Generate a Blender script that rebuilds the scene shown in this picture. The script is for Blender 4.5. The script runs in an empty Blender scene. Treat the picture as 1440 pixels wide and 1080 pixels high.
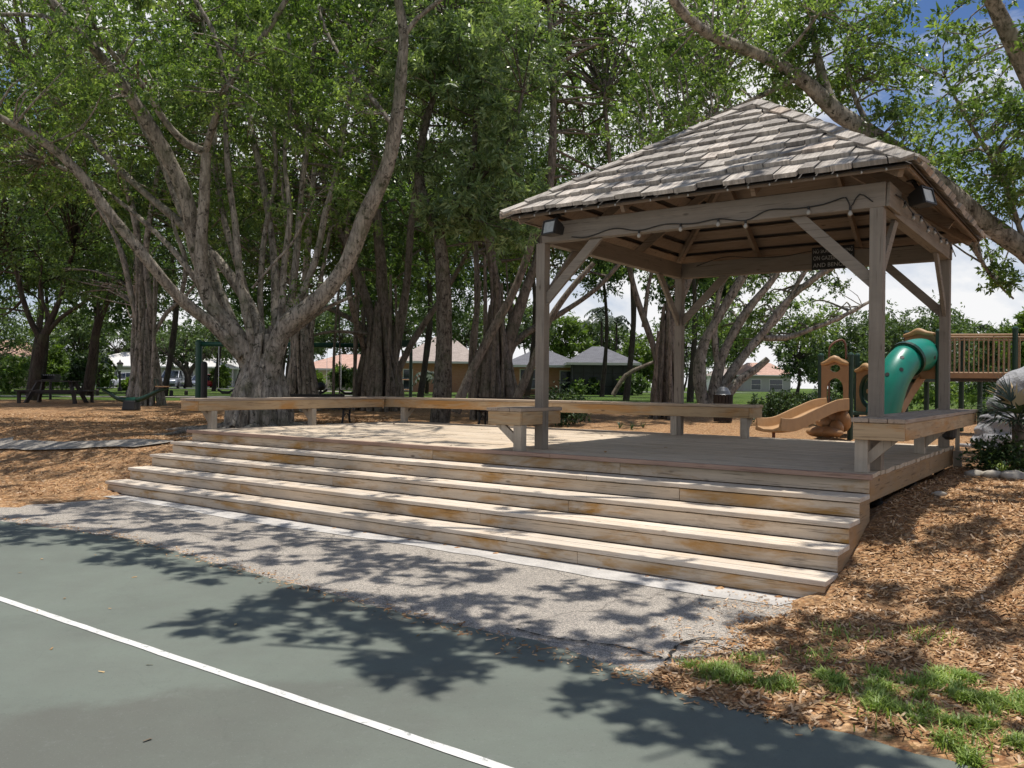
import bpy, bmesh, math, random
import numpy as np
from mathutils import Vector, Matrix, Quaternion

random.seed(11)
RNG = np.random.default_rng(11)
R = math.radians
SC = bpy.context.scene
COL = SC.collection
PI = math.pi

# ------------------------------------------------------------------ place: camera frame and deck frame
F, PITCH, ROLL, EYE = 1186.0, 0.001, 0.010, 1.555
OX, OY, YAW = 3.04, 7.14, -0.62          # front right corner of the deck and the direction of its steps
CU, SU = math.cos(YAW), math.sin(YAW)

def ray(px, py):
    a, b = px - 720, py - 540
    cr, sr = math.cos(ROLL), math.sin(ROLL)
    x, y = (a * cr + b * sr) / F, (-a * sr + b * cr) / F
    cp, sp = math.cos(PITCH), math.sin(PITCH)
    Y = cp + y * sp
    Z = sp - y * cp
    return x / Y, Z / Y
def at(px, py, Y):
    """point at depth Y in the direction measured on the photograph"""
    x, z = ray(px, py)
    return Vector((x * Y, Y, EYE + z * Y))
def flat(px, py, z):
    x, s = ray(px, py)
    Y = (z - EYE) / s
    return Vector((x * Y, Y, z))
def dk(u, v, z=0.0):
    return Vector((OX + u * CU - v * SU, OY + u * SU + v * CU, z))
def uv_of(X, Y):
    dx, dy = X - OX, Y - OY
    return dx * CU + dy * SU, -dx * SU + dy * CU

def sstep(a, b, x):
    t = np.clip((np.asarray(x, float) - a) / (b - a), 0, 1)
    return t * t * (3 - 2 * t)
def vnoise(X, Y, s, seed=0):
    """cheap smooth value noise"""
    X = np.asarray(X, float) / s; Y = np.asarray(Y, float) / s
    def hsh(i, j):
        n = np.sin(i * 127.1 + j * 311.7 + seed * 74.7) * 43758.5453
        return n - np.floor(n)
    i, j = np.floor(X), np.floor(Y)
    fx, fy = X - i, Y - j
    fx = fx * fx * (3 - 2 * fx); fy = fy * fy * (3 - 2 * fy)
    return (hsh(i, j) * (1 - fx) + hsh(i + 1, j) * fx) * (1 - fy) + (hsh(i, j + 1) * (1 - fx) + hsh(i + 1, j + 1) * fx) * fy
def hgt(X, Y):
    X = np.asarray(X, float); Y = np.asarray(Y, float)
    u, v = uv_of(X, Y)
    h = np.interp(v, [-1.75, -1.40, -1.3, -0.6, 0.0, 0.5, 4.6], [-0.012, -0.012, 0.04, 0.21, 0.42, 0.52, 0.54])
    under = sstep(0.0, -0.2, u) * sstep(-9.95, -9.75, u) * sstep(5.0, 4.7, v) * sstep(-1.36, -1.22, v)
    out = np.clip(sstep(-0.55, 0.35, u + 0.5 * (vnoise(X, Y, 0.45, 2) - 0.5) + 0.25 * (vnoise(X, Y, 0.17, 3) - 0.5)) + sstep(-9.0, -9.8, u), 0, 1) * sstep(-3.75, -3.45, v) * sstep(-0.5, -1.5, v)
    h = h + 0.055 * out
    h = h + 0.25 * sstep(14, 28, Y)
    bump = (vnoise(X, Y, 0.9, 5) - 0.5) * 0.07 + (vnoise(X, Y, 0.25, 6) - 0.5) * 0.02
    h = h + bump * np.clip(sstep(-1.7, -0.6, v) + out * 0.4, 0, 1) * (1 - under) * sstep(60, 30, Y)
    return h - 0.10 * under
def hz(X, Y):
    return float(hgt(X, Y))
def gpy(px, py, dz=0.0):
    """ground point seen at a column and row"""
    Y = 6.0
    while Y < 200:
        p = at(px, py, Y)
        if p.z <= hz(p.x, Y): break
        Y += 0.05
    return Vector((p.x, Y, hz(p.x, Y) + dz))
def gp(px, Y, dz=0.0):
    """point on the ground at depth Y in the direction of column px"""
    x = (px - 720) / F * Y
    return Vector((x, Y, hz(x, Y) + dz))

# ------------------------------------------------------------------ scene objects
def props(o, label=None, cat=None, group=None, kind=None):
    if label: o['label'] = label
    if cat: o['category'] = cat
    if group: o['group'] = group
    if kind: o['kind'] = kind
    return o
def thing(name, label, cat, loc=(0, 0, 0), rz=0.0, group=None):
    o = bpy.data.objects.new(name, None)
    COL.objects.link(o)
    o.empty_display_size = 0.2
    o.location = loc; o.rotation_euler = (0, 0, rz)
    return props(o, label, cat, group)

class MB:
    """collects shapes into one mesh"""
    def __init__(s):
        s.v = []; s.f = []; s.r = []; s.off = Vector((0, 0, 0))
    def _add(s, vs, fs, rnd=None):
        b = len(s.v)
        rnd = random.random() if rnd is None else rnd
        s.v += [tuple(Vector(p) - s.off) for p in vs]
        s.f += [tuple(i + b for i in f) for f in fs]
        s.r += [rnd] * len(fs)
    def hexa(s, c, rnd=None):
        s._add(c, [(0, 3, 2, 1), (4, 5, 6, 7), (0, 1, 5, 4), (1, 2, 6, 5), (2, 3, 7, 6), (3, 0, 4, 7)], rnd)
    def box(s, x0, x1, y0, y1, z0, z1, rnd=None):
        s.hexa([(x0, y0, z0), (x1, y0, z0), (x1, y1, z0), (x0, y1, z0), (x0, y0, z1), (x1, y0, z1), (x1, y1, z1), (x0, y1, z1)], rnd)
    def bar(s, p, q, w, h, up=(0, 0, 1), rnd=None):
        p, q = Vector(p), Vector(q); d = (q - p).normalized(); up = Vector(up)
        if abs(d.dot(up)) > 0.98: up = Vector((0, 1, 0))
        a = d.cross(up).normalized() * (w / 2); b = a.cross(d).normalized() * (h / 2)
        s.hexa([p - a - b, p + a - b, p + a + b, p - a + b, q - a - b, q + a - b, q + a + b, q - a + b], rnd)
    def tube(s, pts, rad, n=10, caps=True, rnd=None, smooth_path=0, squash=None):
        P = [Vector(p) for p in pts]
        if not hasattr(rad, '__len__'): rad = [rad] * len(P)
        if smooth_path:
            P, rad = crom(P, rad, smooth_path)
        k = len(P); vs = []; a = None
        for i in range(k):
            t = (P[min(i + 1, k - 1)] - P[max(i - 1, 0)]).normalized()
            if a is None:
                a = t.orthogonal().normalized()
            else:
                a = a - t * a.dot(t)
                a = a.normalized() if a.length > 1e-6 else t.orthogonal().normalized()
            b = t.cross(a)
            for j in range(n):
                th = 2 * PI * j / n
                vs.append(P[i] + (a * math.cos(th) + b * math.sin(th)) * rad[i])
        fs = [(i * n + j, i * n + (j + 1) % n, (i + 1) * n + (j + 1) % n, (i + 1) * n + j) for i in range(k - 1) for j in range(n)]
        if caps: fs += [tuple(range(n - 1, -1, -1)), tuple((k - 1) * n + j for j in range(n))]
        s._add(vs, fs, rnd)
    def lathe(s, c, prof, n=16, rnd=None):
        c = Vector(c)
        vs = [c + Vector((r * math.cos(2 * PI * j / n), r * math.sin(2 * PI * j / n), z)) for r, z in prof for j in range(n)]
        k = len(prof)
        fs = [(i * n + j, i * n + (j + 1) % n, (i + 1) * n + (j + 1) % n, (i + 1) * n + j) for i in range(k - 1) for j in range(n)]
        fs += [tuple(range(n - 1, -1, -1)), tuple((k - 1) * n + j for j in range(n))]
        s._add(vs, fs, rnd)
    def prism(s, poly, d, rnd=None):
        """poly: list of points, d: extrusion vector"""
        d = Vector(d); n = len(poly); P = [Vector(p) for p in poly]
        nrm = Vector((0, 0, 0))
        for i in range(n): nrm += P[i].cross(P[(i + 1) % n])
        if nrm.dot(d) > 0: P.reverse()
        vs = P + [p + d for p in P]
        fs = [tuple(range(n)), tuple(range(2 * n - 1, n - 1, -1))] + [(i, i + n, (i + 1) % n + n, (i + 1) % n) for i in range(n)]
        s._add(vs, fs, rnd)
    def quad(s, *p, rnd=None):
        s._add(p, [tuple(range(len(p)))], rnd)
    def blob(s, c, rx, ry, rz, n=14, m=9, amp=0.0, seed=0, rnd=None):
        rg = random.Random(seed); ph = [(rg.uniform(0, 6), rg.uniform(0, 6), rg.randint(1, 3), rg.randint(1, 3)) for _ in range(5)]
        c = Vector(c); vs = []
        for i in range(m + 1):
            th = PI * i / m
            for j in range(n):
                f = 2 * PI * j / n
                k = 1 + amp * sum(math.sin(f * a + p) * math.sin(th * b + q) for p, q, a, b in ph) / 2
                vs.append(c + Vector((rx * k * math.sin(th) * math.cos(f), ry * k * math.sin(th) * math.sin(f), -rz * k * math.cos(th))))
        fs = [(i * n + j, i * n + (j + 1) % n, (i + 1) * n + (j + 1) % n, (i + 1) * n + j) for i in range(m) for j in range(n)]
        s._add(vs, fs, rnd)
    def build(s, name, mat, parent=None, smooth=False, bevel=0.0):
        me = bpy.data.meshes.new(name)
        me.from_pydata(s.v, [], s.f); me.update()
        if len(s.f) > 1:
            b = bmesh.new(); b.from_mesh(me); bmesh.ops.recalc_face_normals(b, faces=b.faces); b.to_mesh(me); b.free()
        a = me.attributes.new('rnd', 'FLOAT', 'FACE'); a.data.foreach_set('value', s.r)
        if smooth: me.polygons.foreach_set('use_smooth', [True] * len(me.polygons))
        me.materials.append(mat)
        o = bpy.data.objects.new(name, me); COL.objects.link(o)
        if parent: o.parent = parent
        if bevel:
            m = o.modifiers.new('bevel', 'BEVEL'); m.width = bevel; m.segments = 2; m.limit_method = 'ANGLE'
        return o

def crom(P, rad, seg):
    """smooth curve through the points"""
    Q = []; rr = []; k = len(P)
    for i in range(k - 1):
        p0, p1, p2, p3 = P[max(i - 1, 0)], P[i], P[i + 1], P[min(i + 2, k - 1)]
        n = max(2, int((p2 - p1).length / seg + 0.5))
        for j in range(n):
            t = j / n
            Q.append(0.5 * ((2 * p1) + (p2 - p0) * t + (2 * p0 - 5 * p1 + 4 * p2 - p3) * t * t + (3 * p1 - p0 - 3 * p2 + p3) * t ** 3))
            rr.append(rad[i] * (1 - t) + rad[i + 1] * t)
    Q.append(P[-1]); rr.append(rad[-1])
    return Q, rr

def np_mesh(name, V, Q, rnd, mat, parent=None, smooth=False):
    me = bpy.data.meshes.new(name)
    n = len(Q); k = Q.shape[1]
    me.vertices.add(len(V)); me.vertices.foreach_set('co', np.ascontiguousarray(V, np.float32).ravel())
    me.loops.add(n * k); me.loops.foreach_set('vertex_index', np.ascontiguousarray(Q, np.int32).ravel())
    me.polygons.add(n); me.polygons.foreach_set('loop_start', np.arange(0, n * k, k, dtype=np.int32))
    me.update(calc_edges=True)
    a = me.attributes.new('rnd', 'FLOAT', 'FACE'); a.data.foreach_set('value', np.ascontiguousarray(rnd, np.float32))
    if smooth: me.polygons.foreach_set('use_smooth', np.ones(n, bool))
    me.materials.append(mat)
    o = bpy.data.objects.new(name, me); COL.objects.link(o)
    if parent: o.parent = parent
    return o

# ------------------------------------------------------------------ materials
class NT:
    def __init__(s, name):
        s.m = bpy.data.materials.new(name); s.m.use_nodes = True
        s.t = s.m.node_tree; s.t.nodes.clear()
        s.out = s.t.nodes.new('ShaderNodeOutputMaterial')
    def n(s, kind, _o=0, **kw):
        nd = s.t.nodes.new('ShaderNode' + kind)
        ins = kw.pop('i', {})
        for k, v in kw.items(): setattr(nd, k, v)
        for k, v in ins.items():
            if hasattr(v, 'is_output'): s.t.links.new(v, nd.inputs[k])
            elif hasattr(v, 'outputs'): s.t.links.new(v.outputs[0], nd.inputs[k])
            else:
                if isinstance(v, tuple) and len(v) == 3 and nd.inputs[k].type == 'RGBA': v = v + (1,)
                nd.inputs[k].default_value = v
        return nd.outputs[_o]
    def ramp(s, fac, stops, interp='LINEAR'):
        nd = s.t.nodes.new('ShaderNodeValToRGB'); cr = nd.color_ramp; cr.interpolation = interp
        while len(cr.elements) < len(stops): cr.elements.new(0.5)
        for e, (p, c) in zip(cr.elements, stops):
            e.position = p
            e.color = (c, c, c, 1) if not hasattr(c, '__len__') else tuple(c) + (1,)
        s.t.links.new(fac, nd.inputs[0])
        return nd.outputs[0]
    def obj(s): return s.n('TexCoord', 3)
    def geo(s): return s.n('NewGeometry', 0)
    def attr(s, name='rnd'): return s.n('Attribute', 2, attribute_name=name)
    def mapv(s, vec, sc=(1, 1, 1), loc=(0, 0, 0)): return s.n('Mapping', i={'Vector': vec, 'Scale': sc, 'Location': loc})
    def noise(s, vec, sc, det=4, rough=0.55, dist=0.0): return s.n('TexNoise', i={'Vector': vec, 'Scale': sc, 'Detail': det, 'Roughness': rough, 'Distortion': dist})
    def vor(s, vec, sc, o=0, **kw): return s.n('TexVoronoi', o, i={'Vector': vec, 'Scale': sc}, **kw)
    def mix(s, f, a, b, mode='MIX'):
        nd = s.t.nodes.new('ShaderNodeMix'); nd.data_type = 'RGBA'; nd.blend_type = mode
        for k, v in ((0, f), (6, a), (7, b)):
            if hasattr(v, 'is_output'): s.t.links.new(v, nd.inputs[k])
            else: nd.inputs[k].default_value = v if k == 0 else tuple(v) + (1,)
        return nd.outputs[2]
    def math(s, op, a, b=0.5, clamp=False):
        nd = s.t.nodes.new('ShaderNodeMath'); nd.operation = op; nd.use_clamp = clamp
        for k, v in ((0, a), (1, b)):
            if hasattr(v, 'is_output'): s.t.links.new(v, nd.inputs[k])
            else: nd.inputs[k].default_value = v
        return nd.outputs[0]
    def bump(s, h, strength=0.4, dist=0.01):
        return s.n('Bump', i={'Height': h, 'Strength': strength, 'Distance': dist})
    def done(s, col, rough=0.7, bump=None, metal=0.0, spec=0.3, **extra):
        ins = {'Base Color': col, 'Roughness': rough, 'Metallic': metal, 'Specular IOR Level': spec}
        if bump is not None: ins['Normal'] = bump
        ins.update(extra)
        b = s.n('BsdfPrincipled', i=ins)
        s.t.links.new(b, s.out.inputs[0])
        return s.m

def m_paint(name, c, rough=0.55, var=0.25, sc=6.0, metal=0.0, dirt=(0.08, 0.07, 0.05), spec=0.4):
    t = NT(name); v = t.obj()
    n = t.noise(v, sc, 6, 0.6); n2 = t.noise(v, sc * 6, 3)
    f = t.math('MULTIPLY', t.ramp(n, [(0.42, 0), (0.75, 1)]), var)
    col = t.mix(f, c, dirt)
    col = t.mix(t.math('MULTIPLY', t.attr(), 0.18), col, tuple(x * 0.6 for x in c))
    return t.done(col, rough, t.bump(n2, 0.12, 0.004), metal, spec)

def m_wood(name, axis, pale, tan, dark, stain=0.45, grey=0.0, bump=0.35, stain_sc=1.3):
    """weathered boards, grain along the given axis of the object"""
    t = NT(name); v = t.obj()
    sc = [28, 28, 28]; sc[axis] = 1.1
    off = t.n('CombineXYZ', i={0: t.math('MULTIPLY', t.attr(), 37.0), 1: t.math('MULTIPLY', t.attr(), 91.0), 2: t.math('MULTIPLY', t.attr(), 53.0)})
    vv = t.n('VectorMath', operation='ADD', i={0: v, 1: off})
    g = t.noise(t.mapv(vv, tuple(sc)), 1.0, 8, 0.62, 0.6)
    s3 = [2.2, 2.2, 5.0]; s3[axis] = stain_sc
    st = t.noise(t.mapv(vv, tuple(s3)), 1.0, 7, 0.66, 0.5)
    s4 = [9, 9, 9]; s4[axis] = 3.5
    kn = t.vor(t.mapv(vv, tuple(s4)), 0.7)
    col = t.mix(t.ramp(g, [(0.3, 0), (0.72, 1)]), pale, tuple(p * 0.72 for p in pale))
    col = t.mix(t.math('MULTIPLY', t.ramp(st, [(0.47, 0), (0.62, 1)]), stain), col, tan)
    st2 = t.noise(t.mapv(vv, tuple(x * 2.7 for x in s3), (7, 3, 1)), 1.0, 6, 0.7)
    col = t.mix(t.math('MULTIPLY', t.ramp(st2, [(0.56, 0), (0.74, 1)]), 0.55), col, dark)
    col = t.mix(t.ramp(kn, [(0.045, 0.75), (0.11, 0)]), col, tuple(d * 0.5 for d in dark))
    col = t.mix(t.ramp(t.attr(), [(0, 0.0), (1, 0.30)]), col, tuple(p * 0.55 for p in pale))
    big = t.noise(t.mapv(v, (0.9, 0.9, 2.0)), 1.0, 6, 0.65)
    col = t.mix(t.math('MULTIPLY', t.ramp(big, [(0.48, 0), (0.66, 1)]), 0.38), col, tuple(0.5 * p * q ** 0.3 for p, q in zip(pale, (0.8, 0.72, 0.6))))
    crack = t.ramp(t.noise(t.mapv(vv, tuple(x * 2.2 for x in sc)), 1.0, 3), [(0.33, 1), (0.40, 0)])
    col = t.mix(t.math('MULTIPLY', crack, 0.5), col, tuple(d * 0.4 for d in dark))
    return t.done(col, 0.82, t.bump(g, bump, 0.004), spec=0.2)

def m_bark(name, light, mid, dark, sc=3.0, mott=0.5, moss=(0.10, 0.11, 0.06)):
    t = NT(name); v = t.obj()
    a = t.noise(t.mapv(v, (1, 1, 0.55)), sc * 1.6, 7, 0.65, 0.3)
    b = t.noise(t.mapv(v, (1, 1, 0.22)), sc * 6, 6, 0.7, 0.8)
    c = t.noise(v, sc * 3.2, 5, 0.7)
    col = t.ramp(a, [(0.33, mid), (0.52, light), (0.7, tuple(x * 0.9 for x in light))])
    col = t.mix(t.ramp(b, [(0.38, 0.8), (0.55, 0)]), col, tuple(x * 0.55 for x in mid))
    col = t.mix(t.math('MULTIPLY', t.ramp(c, [(0.55, 0), (0.63, 1)]), mott), col, dark)
    col = t.mix(t.math('MULTIPLY', t.ramp(t.noise(v, sc * 0.8, 4), [(0.5, 0), (0.7, 1)]), 0.5), col, moss)
    h = t.math('ADD', b, t.math('MULTIPLY', c, 0.6))
    return t.done(col, 0.92, t.bump(h, 0.9, 0.035), spec=0.12)

def m_leaf(name, dark, mid, light, trans=0.35, gloss=0.5):
    t = NT(name)
    r = t.attr(); n = t.noise(t.geo(), 0.7, 3)
    f = t.math('ADD', t.math('MULTIPLY', r, 0.72), t.math('MULTIPLY', t.math('SUBTRACT', n, 0.36), 0.9), True)
    col = t.ramp(f, [(0.0, dark), (0.45, mid), (0.93, light), (1.0, tuple(x * 1.25 for x in light))])
    p = t.n('BsdfPrincipled', i={'Base Color': col, 'Roughness': gloss, 'Specular IOR Level': 0.45})
    tr = t.n('BsdfTranslucent', i={'Color': t.mix(1.0, col, (1.25, 1.35, 0.55), 'MULTIPLY')})
    s = t.n('MixShader', i={0: trans, 1: p, 2: tr})
    t.t.links.new(s, t.out.inputs[0])
    return t.m

M = {}
pale, tan, dkw = (0.62, 0.52, 0.43), (0.45, 0.26, 0.09), (0.17, 0.10, 0.05)
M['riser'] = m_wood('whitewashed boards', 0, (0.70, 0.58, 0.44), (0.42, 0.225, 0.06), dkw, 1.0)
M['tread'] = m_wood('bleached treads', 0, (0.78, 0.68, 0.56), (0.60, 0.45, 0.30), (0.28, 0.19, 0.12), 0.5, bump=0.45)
M['nosing'] = m_wood('brown edge board', 0, (0.44, 0.30, 0.23), (0.38, 0.24, 0.17), (0.22, 0.13, 0.09), 0.4)
M['deck'] = m_wood('weathered deck boards', 0, (0.70, 0.58, 0.44), (0.50, 0.37, 0.24), (0.20, 0.15, 0.11), 0.5, bump=0.5)
M['fascia_u'] = m_wood('worn bench boards', 0, (0.56, 0.41, 0.25), (0.47, 0.22, 0.05), (0.20, 0.11, 0.05), 0.85, stain_sc=0.9)
M['fascia_v'] = m_wood('worn bench boards crosswise', 1, (0.56, 0.41, 0.25), (0.46, 0.22, 0.055), (0.20, 0.11, 0.05), 0.8, stain_sc=0.9)
M['seat_u'] = m_wood('worn seat boards', 0, (0.56, 0.44, 0.32), (0.40, 0.28, 0.18), (0.2, 0.13, 0.08), 0.5)
M['seat_v'] = m_wood('worn seat boards crosswise', 1, (0.46, 0.37, 0.29), (0.38, 0.27, 0.18), (0.17, 0.12, 0.09), 0.5)
M['side_v'] = m_wood('brown side boards', 1, (0.42, 0.28, 0.16), (0.40, 0.22, 0.08), (0.15, 0.09, 0.05), 0.6)
M['post'] = m_wood('taupe painted timber', 2, (0.31, 0.265, 0.215), (0.26, 0.21, 0.165), (0.15, 0.12, 0.09), 0.4, bump=0.25)
M['beam'] = m_wood('taupe painted beams', 0, (0.30, 0.255, 0.205), (0.26, 0.21, 0.165), (0.16, 0.13, 0.10), 0.4, bump=0.25)
M['beamv'] = m_wood('taupe painted side beams', 1, (0.30, 0.25, 0.195), (0.28, 0.235, 0.19), (0.15, 0.12, 0.09), 0.4, bump=0.25)
M['ceil'] = m_wood('brown ceiling boards', 0, (0.30, 0.225, 0.165), (0.24, 0.16, 0.10), (0.12, 0.08, 0.05), 0.5)
M['leg'] = m_wood('grey bench legs', 2, (0.48, 0.42, 0.34), (0.40, 0.33, 0.25), (0.22, 0.18, 0.14), 0.4, bump=0.3)

def shingle_mat(axis):
    t = NT('cedar shakes %s' % 'xy'[axis]); v = t.obj(); r = t.attr()
    sc = [40, 40, 40]; sc[1 - axis] = 2.5; sc[2] = 2.5
    g = t.noise(t.mapv(v, tuple(sc)), 1.0, 6, 0.65)
    col = t.ramp(r, [(0.0, (0.28, 0.255, 0.23)), (0.3, (0.40, 0.365, 0.325)), (0.7, (0.52, 0.475, 0.42)), (0.95, (0.64, 0.57, 0.50)), (1.0, (0.44, 0.34, 0.26))])
    col = t.mix(t.ramp(g, [(0.35, 0.6), (0.58, 0)]), col, (0.13, 0.115, 0.10))
    col = t.mix(t.math('MULTIPLY', t.ramp(t.noise(v, 9, 5), [(0.5, 0), (0.68, 1)]), 0.5), col, (0.13, 0.11, 0.10))
    return t.done(col, 0.88, t.bump(g, 0.5, 0.006), spec=0.15)
M['shake_u'] = shingle_mat(0); M['shake_v'] = shingle_mat(1)

M['bark_grey'] = m_bark('pale grey bark', (0.40, 0.355, 0.295), (0.17, 0.145, 0.115), (0.04, 0.034, 0.027), 2.8, 0.9)
M['bark_brown'] = m_bark('brown ridged bark', (0.27, 0.225, 0.18), (0.14, 0.115, 0.09), (0.03, 0.025, 0.02), 3.0, 0.6)
M['bark_mott'] = m_bark('mottled lichen bark', (0.19, 0.165, 0.13), (0.060, 0.045, 0.034), (0.022, 0.018, 0.014), 4.6, 0.95)
M['bark_dark'] = m_bark('dark bark', (0.075, 0.06, 0.048), (0.05, 0.04, 0.032), (0.02, 0.016, 0.013), 3.0, 0.5)
M['leaf'] = m_leaf('glossy fig leaves', (0.030, 0.064, 0.016), (0.130, 0.205, 0.060), (0.36, 0.46, 0.17), 0.48, 0.34)
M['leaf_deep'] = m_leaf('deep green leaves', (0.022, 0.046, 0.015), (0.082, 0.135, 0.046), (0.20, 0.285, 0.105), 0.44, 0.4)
M['leaf_long'] = m_leaf('long grey green leaves', (0.05, 0.085, 0.038), (0.18, 0.26, 0.115), (0.46, 0.55, 0.30), 0.42, 0.34)
M['leaf_bright'] = m_leaf('bright yellow green leaves', (0.055, 0.095, 0.020), (0.12, 0.19, 0.035), (0.22, 0.31, 0.06))
M['leaf_far'] = m_leaf('far soft green leaves', (0.045, 0.075, 0.030), (0.09, 0.135, 0.05), (0.16, 0.22, 0.085))
M['leaf_hedge'] = m_leaf('dark hedge leaves', (0.012, 0.028, 0.010), (0.030, 0.060, 0.018), (0.07, 0.12, 0.035), 0.25)
M['palm'] = m_leaf('blue green palm leaves', (0.014, 0.028, 0.014), (0.030, 0.052, 0.024), (0.065, 0.09, 0.04), 0.15, 0.6)

M['black'] = m_paint('black metal', (0.018, 0.017, 0.016), 0.5, 0.2)
M['darkwood'] = m_paint('dark recycled boards', (0.035, 0.026, 0.021), 0.7, 0.3)
M['green'] = m_paint('green powder coat', (0.010, 0.075, 0.045), 0.35, 0.12)
M['dgreen'] = m_paint('dark green powder coat', (0.008, 0.040, 0.022), 0.4, 0.15)
M['tube'] = m_paint('green moulded plastic', (0.008, 0.215, 0.15), 0.36, 0.4, dirt=(0.02, 0.12, 0.09), spec=0.5)
M['tan'] = m_paint('tan moulded plastic', (0.34, 0.195, 0.095), 0.55, 0.5, dirt=(0.2, 0.11, 0.05))
M['tan_light'] = m_paint('light tan moulded plastic', (0.47, 0.285, 0.135), 0.5, 0.5, dirt=(0.3, 0.17, 0.08))
M['rail'] = m_paint('tan coated railing', (0.42, 0.27, 0.15), 0.45, 0.1)
M['rust'] = m_paint('reddish brown tube', (0.20, 0.085, 0.05), 0.45, 0.1)
M['rock'] = m_paint('grey moulded rock', (0.34, 0.35, 0.37), 0.55, 0.35, 3.0, dirt=(0.14, 0.14, 0.15))
def m_rock():
    t = NT('grey moulded rock'); v = t.obj()
    n = t.noise(v, 2.2, 7, 0.65); f = t.noise(v, 14, 6, 0.7); p = t.vor(v, 9, 0)
    col = t.mix(t.ramp(n, [(0.38, 0), (0.66, 0.8)]), (0.40, 0.40, 0.41), (0.22, 0.22, 0.225))
    col = t.mix(t.ramp(f, [(0.55, 0), (0.7, 0.6)]), col, (0.13, 0.125, 0.12))
    return t.done(col, 0.7, t.bump(t.math('ADD', f, t.math('MULTIPLY', p, 0.8)), 0.9, 0.04), spec=0.25)
M['rock'] = m_rock()
M['stone'] = m_paint('pale edging stone', (0.42, 0.38, 0.32), 0.85, 0.5, 5.0)
M['glass'] = m_paint('dark window glass', (0.02, 0.025, 0.03), 0.08, 0.05, spec=0.8)
M['lens'] = m_paint('clouded lamp glass', (0.42, 0.43, 0.40), 0.2, 0.4, 14, spec=0.8)
M['bulb'] = m_paint('pale glass bulb', (0.36, 0.34, 0.30), 0.12, 0.05, spec=0.8)
M['white'] = m_paint('white paint', (0.72, 0.71, 0.68), 0.6, 0.12)
M['silver'] = m_paint('silver car paint', (0.30, 0.32, 0.36), 0.25, 0.05, metal=0.4)
M['red'] = m_paint('red car paint', (0.33, 0.015, 0.018), 0.28, 0.05)
M['carwhite'] = m_paint('white car paint', (0.70, 0.71, 0.74), 0.25, 0.05)
M['chrome'] = m_paint('polished steel', (0.55, 0.56, 0.58), 0.18, 0.1, metal=0.9)
M['steel'] = m_paint('dull dark steel', (0.16, 0.165, 0.17), 0.35, 0.2, metal=0.6)
M['lamp_red'] = m_paint('red lamp glass', (0.45, 0.02, 0.02), 0.2, 0.05)
M['cream'] = m_paint('cream stucco', (0.60, 0.50, 0.36), 0.9, 0.15)
M['greywall'] = m_paint('grey stucco', (0.36, 0.35, 0.32), 0.9, 0.15)
M['roof_white'] = m_paint('white flat tiles', (0.66, 0.64, 0.60), 0.7, 0.2)
M['trim'] = m_paint('white trim', (0.66, 0.64, 0.59), 0.6, 0.1)
M['letter'] = m_paint('worn white letters', (0.42, 0.41, 0.38), 0.6, 0.3, 30)
M['signboard'] = m_paint('black sign board', (0.012, 0.012, 0.013), 0.5, 0.2)

def m_tiles(name, c, c2, sc=(3.0, 3.0, 6.0)):
    t = NT(name); v = t.obj()
    br = t.n('TexBrick', i={'Vector': t.mapv(t.n('TexCoord', 3), (1, 1, 1)), 'Color1': c, 'Color2': c2, 'Mortar': tuple(x * 0.5 for x in c), 'Scale': 2.2, 'Mortar Size': 0.02, 'Row Height': 0.35, 'Brick Width': 0.7})
    col = t.mix(t.math('MULTIPLY', t.ramp(t.noise(v, 1.5, 5), [(0.45, 0), (0.7, 1)]), 0.4), br, tuple(x * 0.55 for x in c))
    return t.done(col, 0.85)
M['roof_salmon'] = m_tiles('salmon roof tiles', (0.50, 0.31, 0.235), (0.56, 0.37, 0.29))
M['roof_brown'] = m_tiles('taupe roof shingles', (0.34, 0.28, 0.24), (0.42, 0.35, 0.30))
M['roof_slate'] = m_tiles('slate grey roof', (0.13, 0.13, 0.14), (0.165, 0.165, 0.175))
def m_brick():
    t = NT('red brick'); v = t.obj()
    w = t.n('CombineXYZ', i={0: t.math('ADD', t.n('SeparateXYZ', 0, i={0: v}), t.n('SeparateXYZ', 1, i={0: v})), 1: t.n('SeparateXYZ', 2, i={0: v}), 2: 0.0})
    br = t.n('TexBrick', i={'Vector': w, 'Color1': (0.40, 0.16, 0.085), 'Color2': (0.46, 0.22, 0.13), 'Mortar': (0.36, 0.25, 0.18), 'Scale': 1.0, 'Mortar Size': 0.012, 'Row Height': 0.09, 'Brick Width': 0.26})
    return t.done(t.mix(t.math('MULTIPLY', t.noise(v, 3, 4), 0.4), br, (0.28, 0.14, 0.09)), 0.9)
M['brick'] = m_brick()

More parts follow.
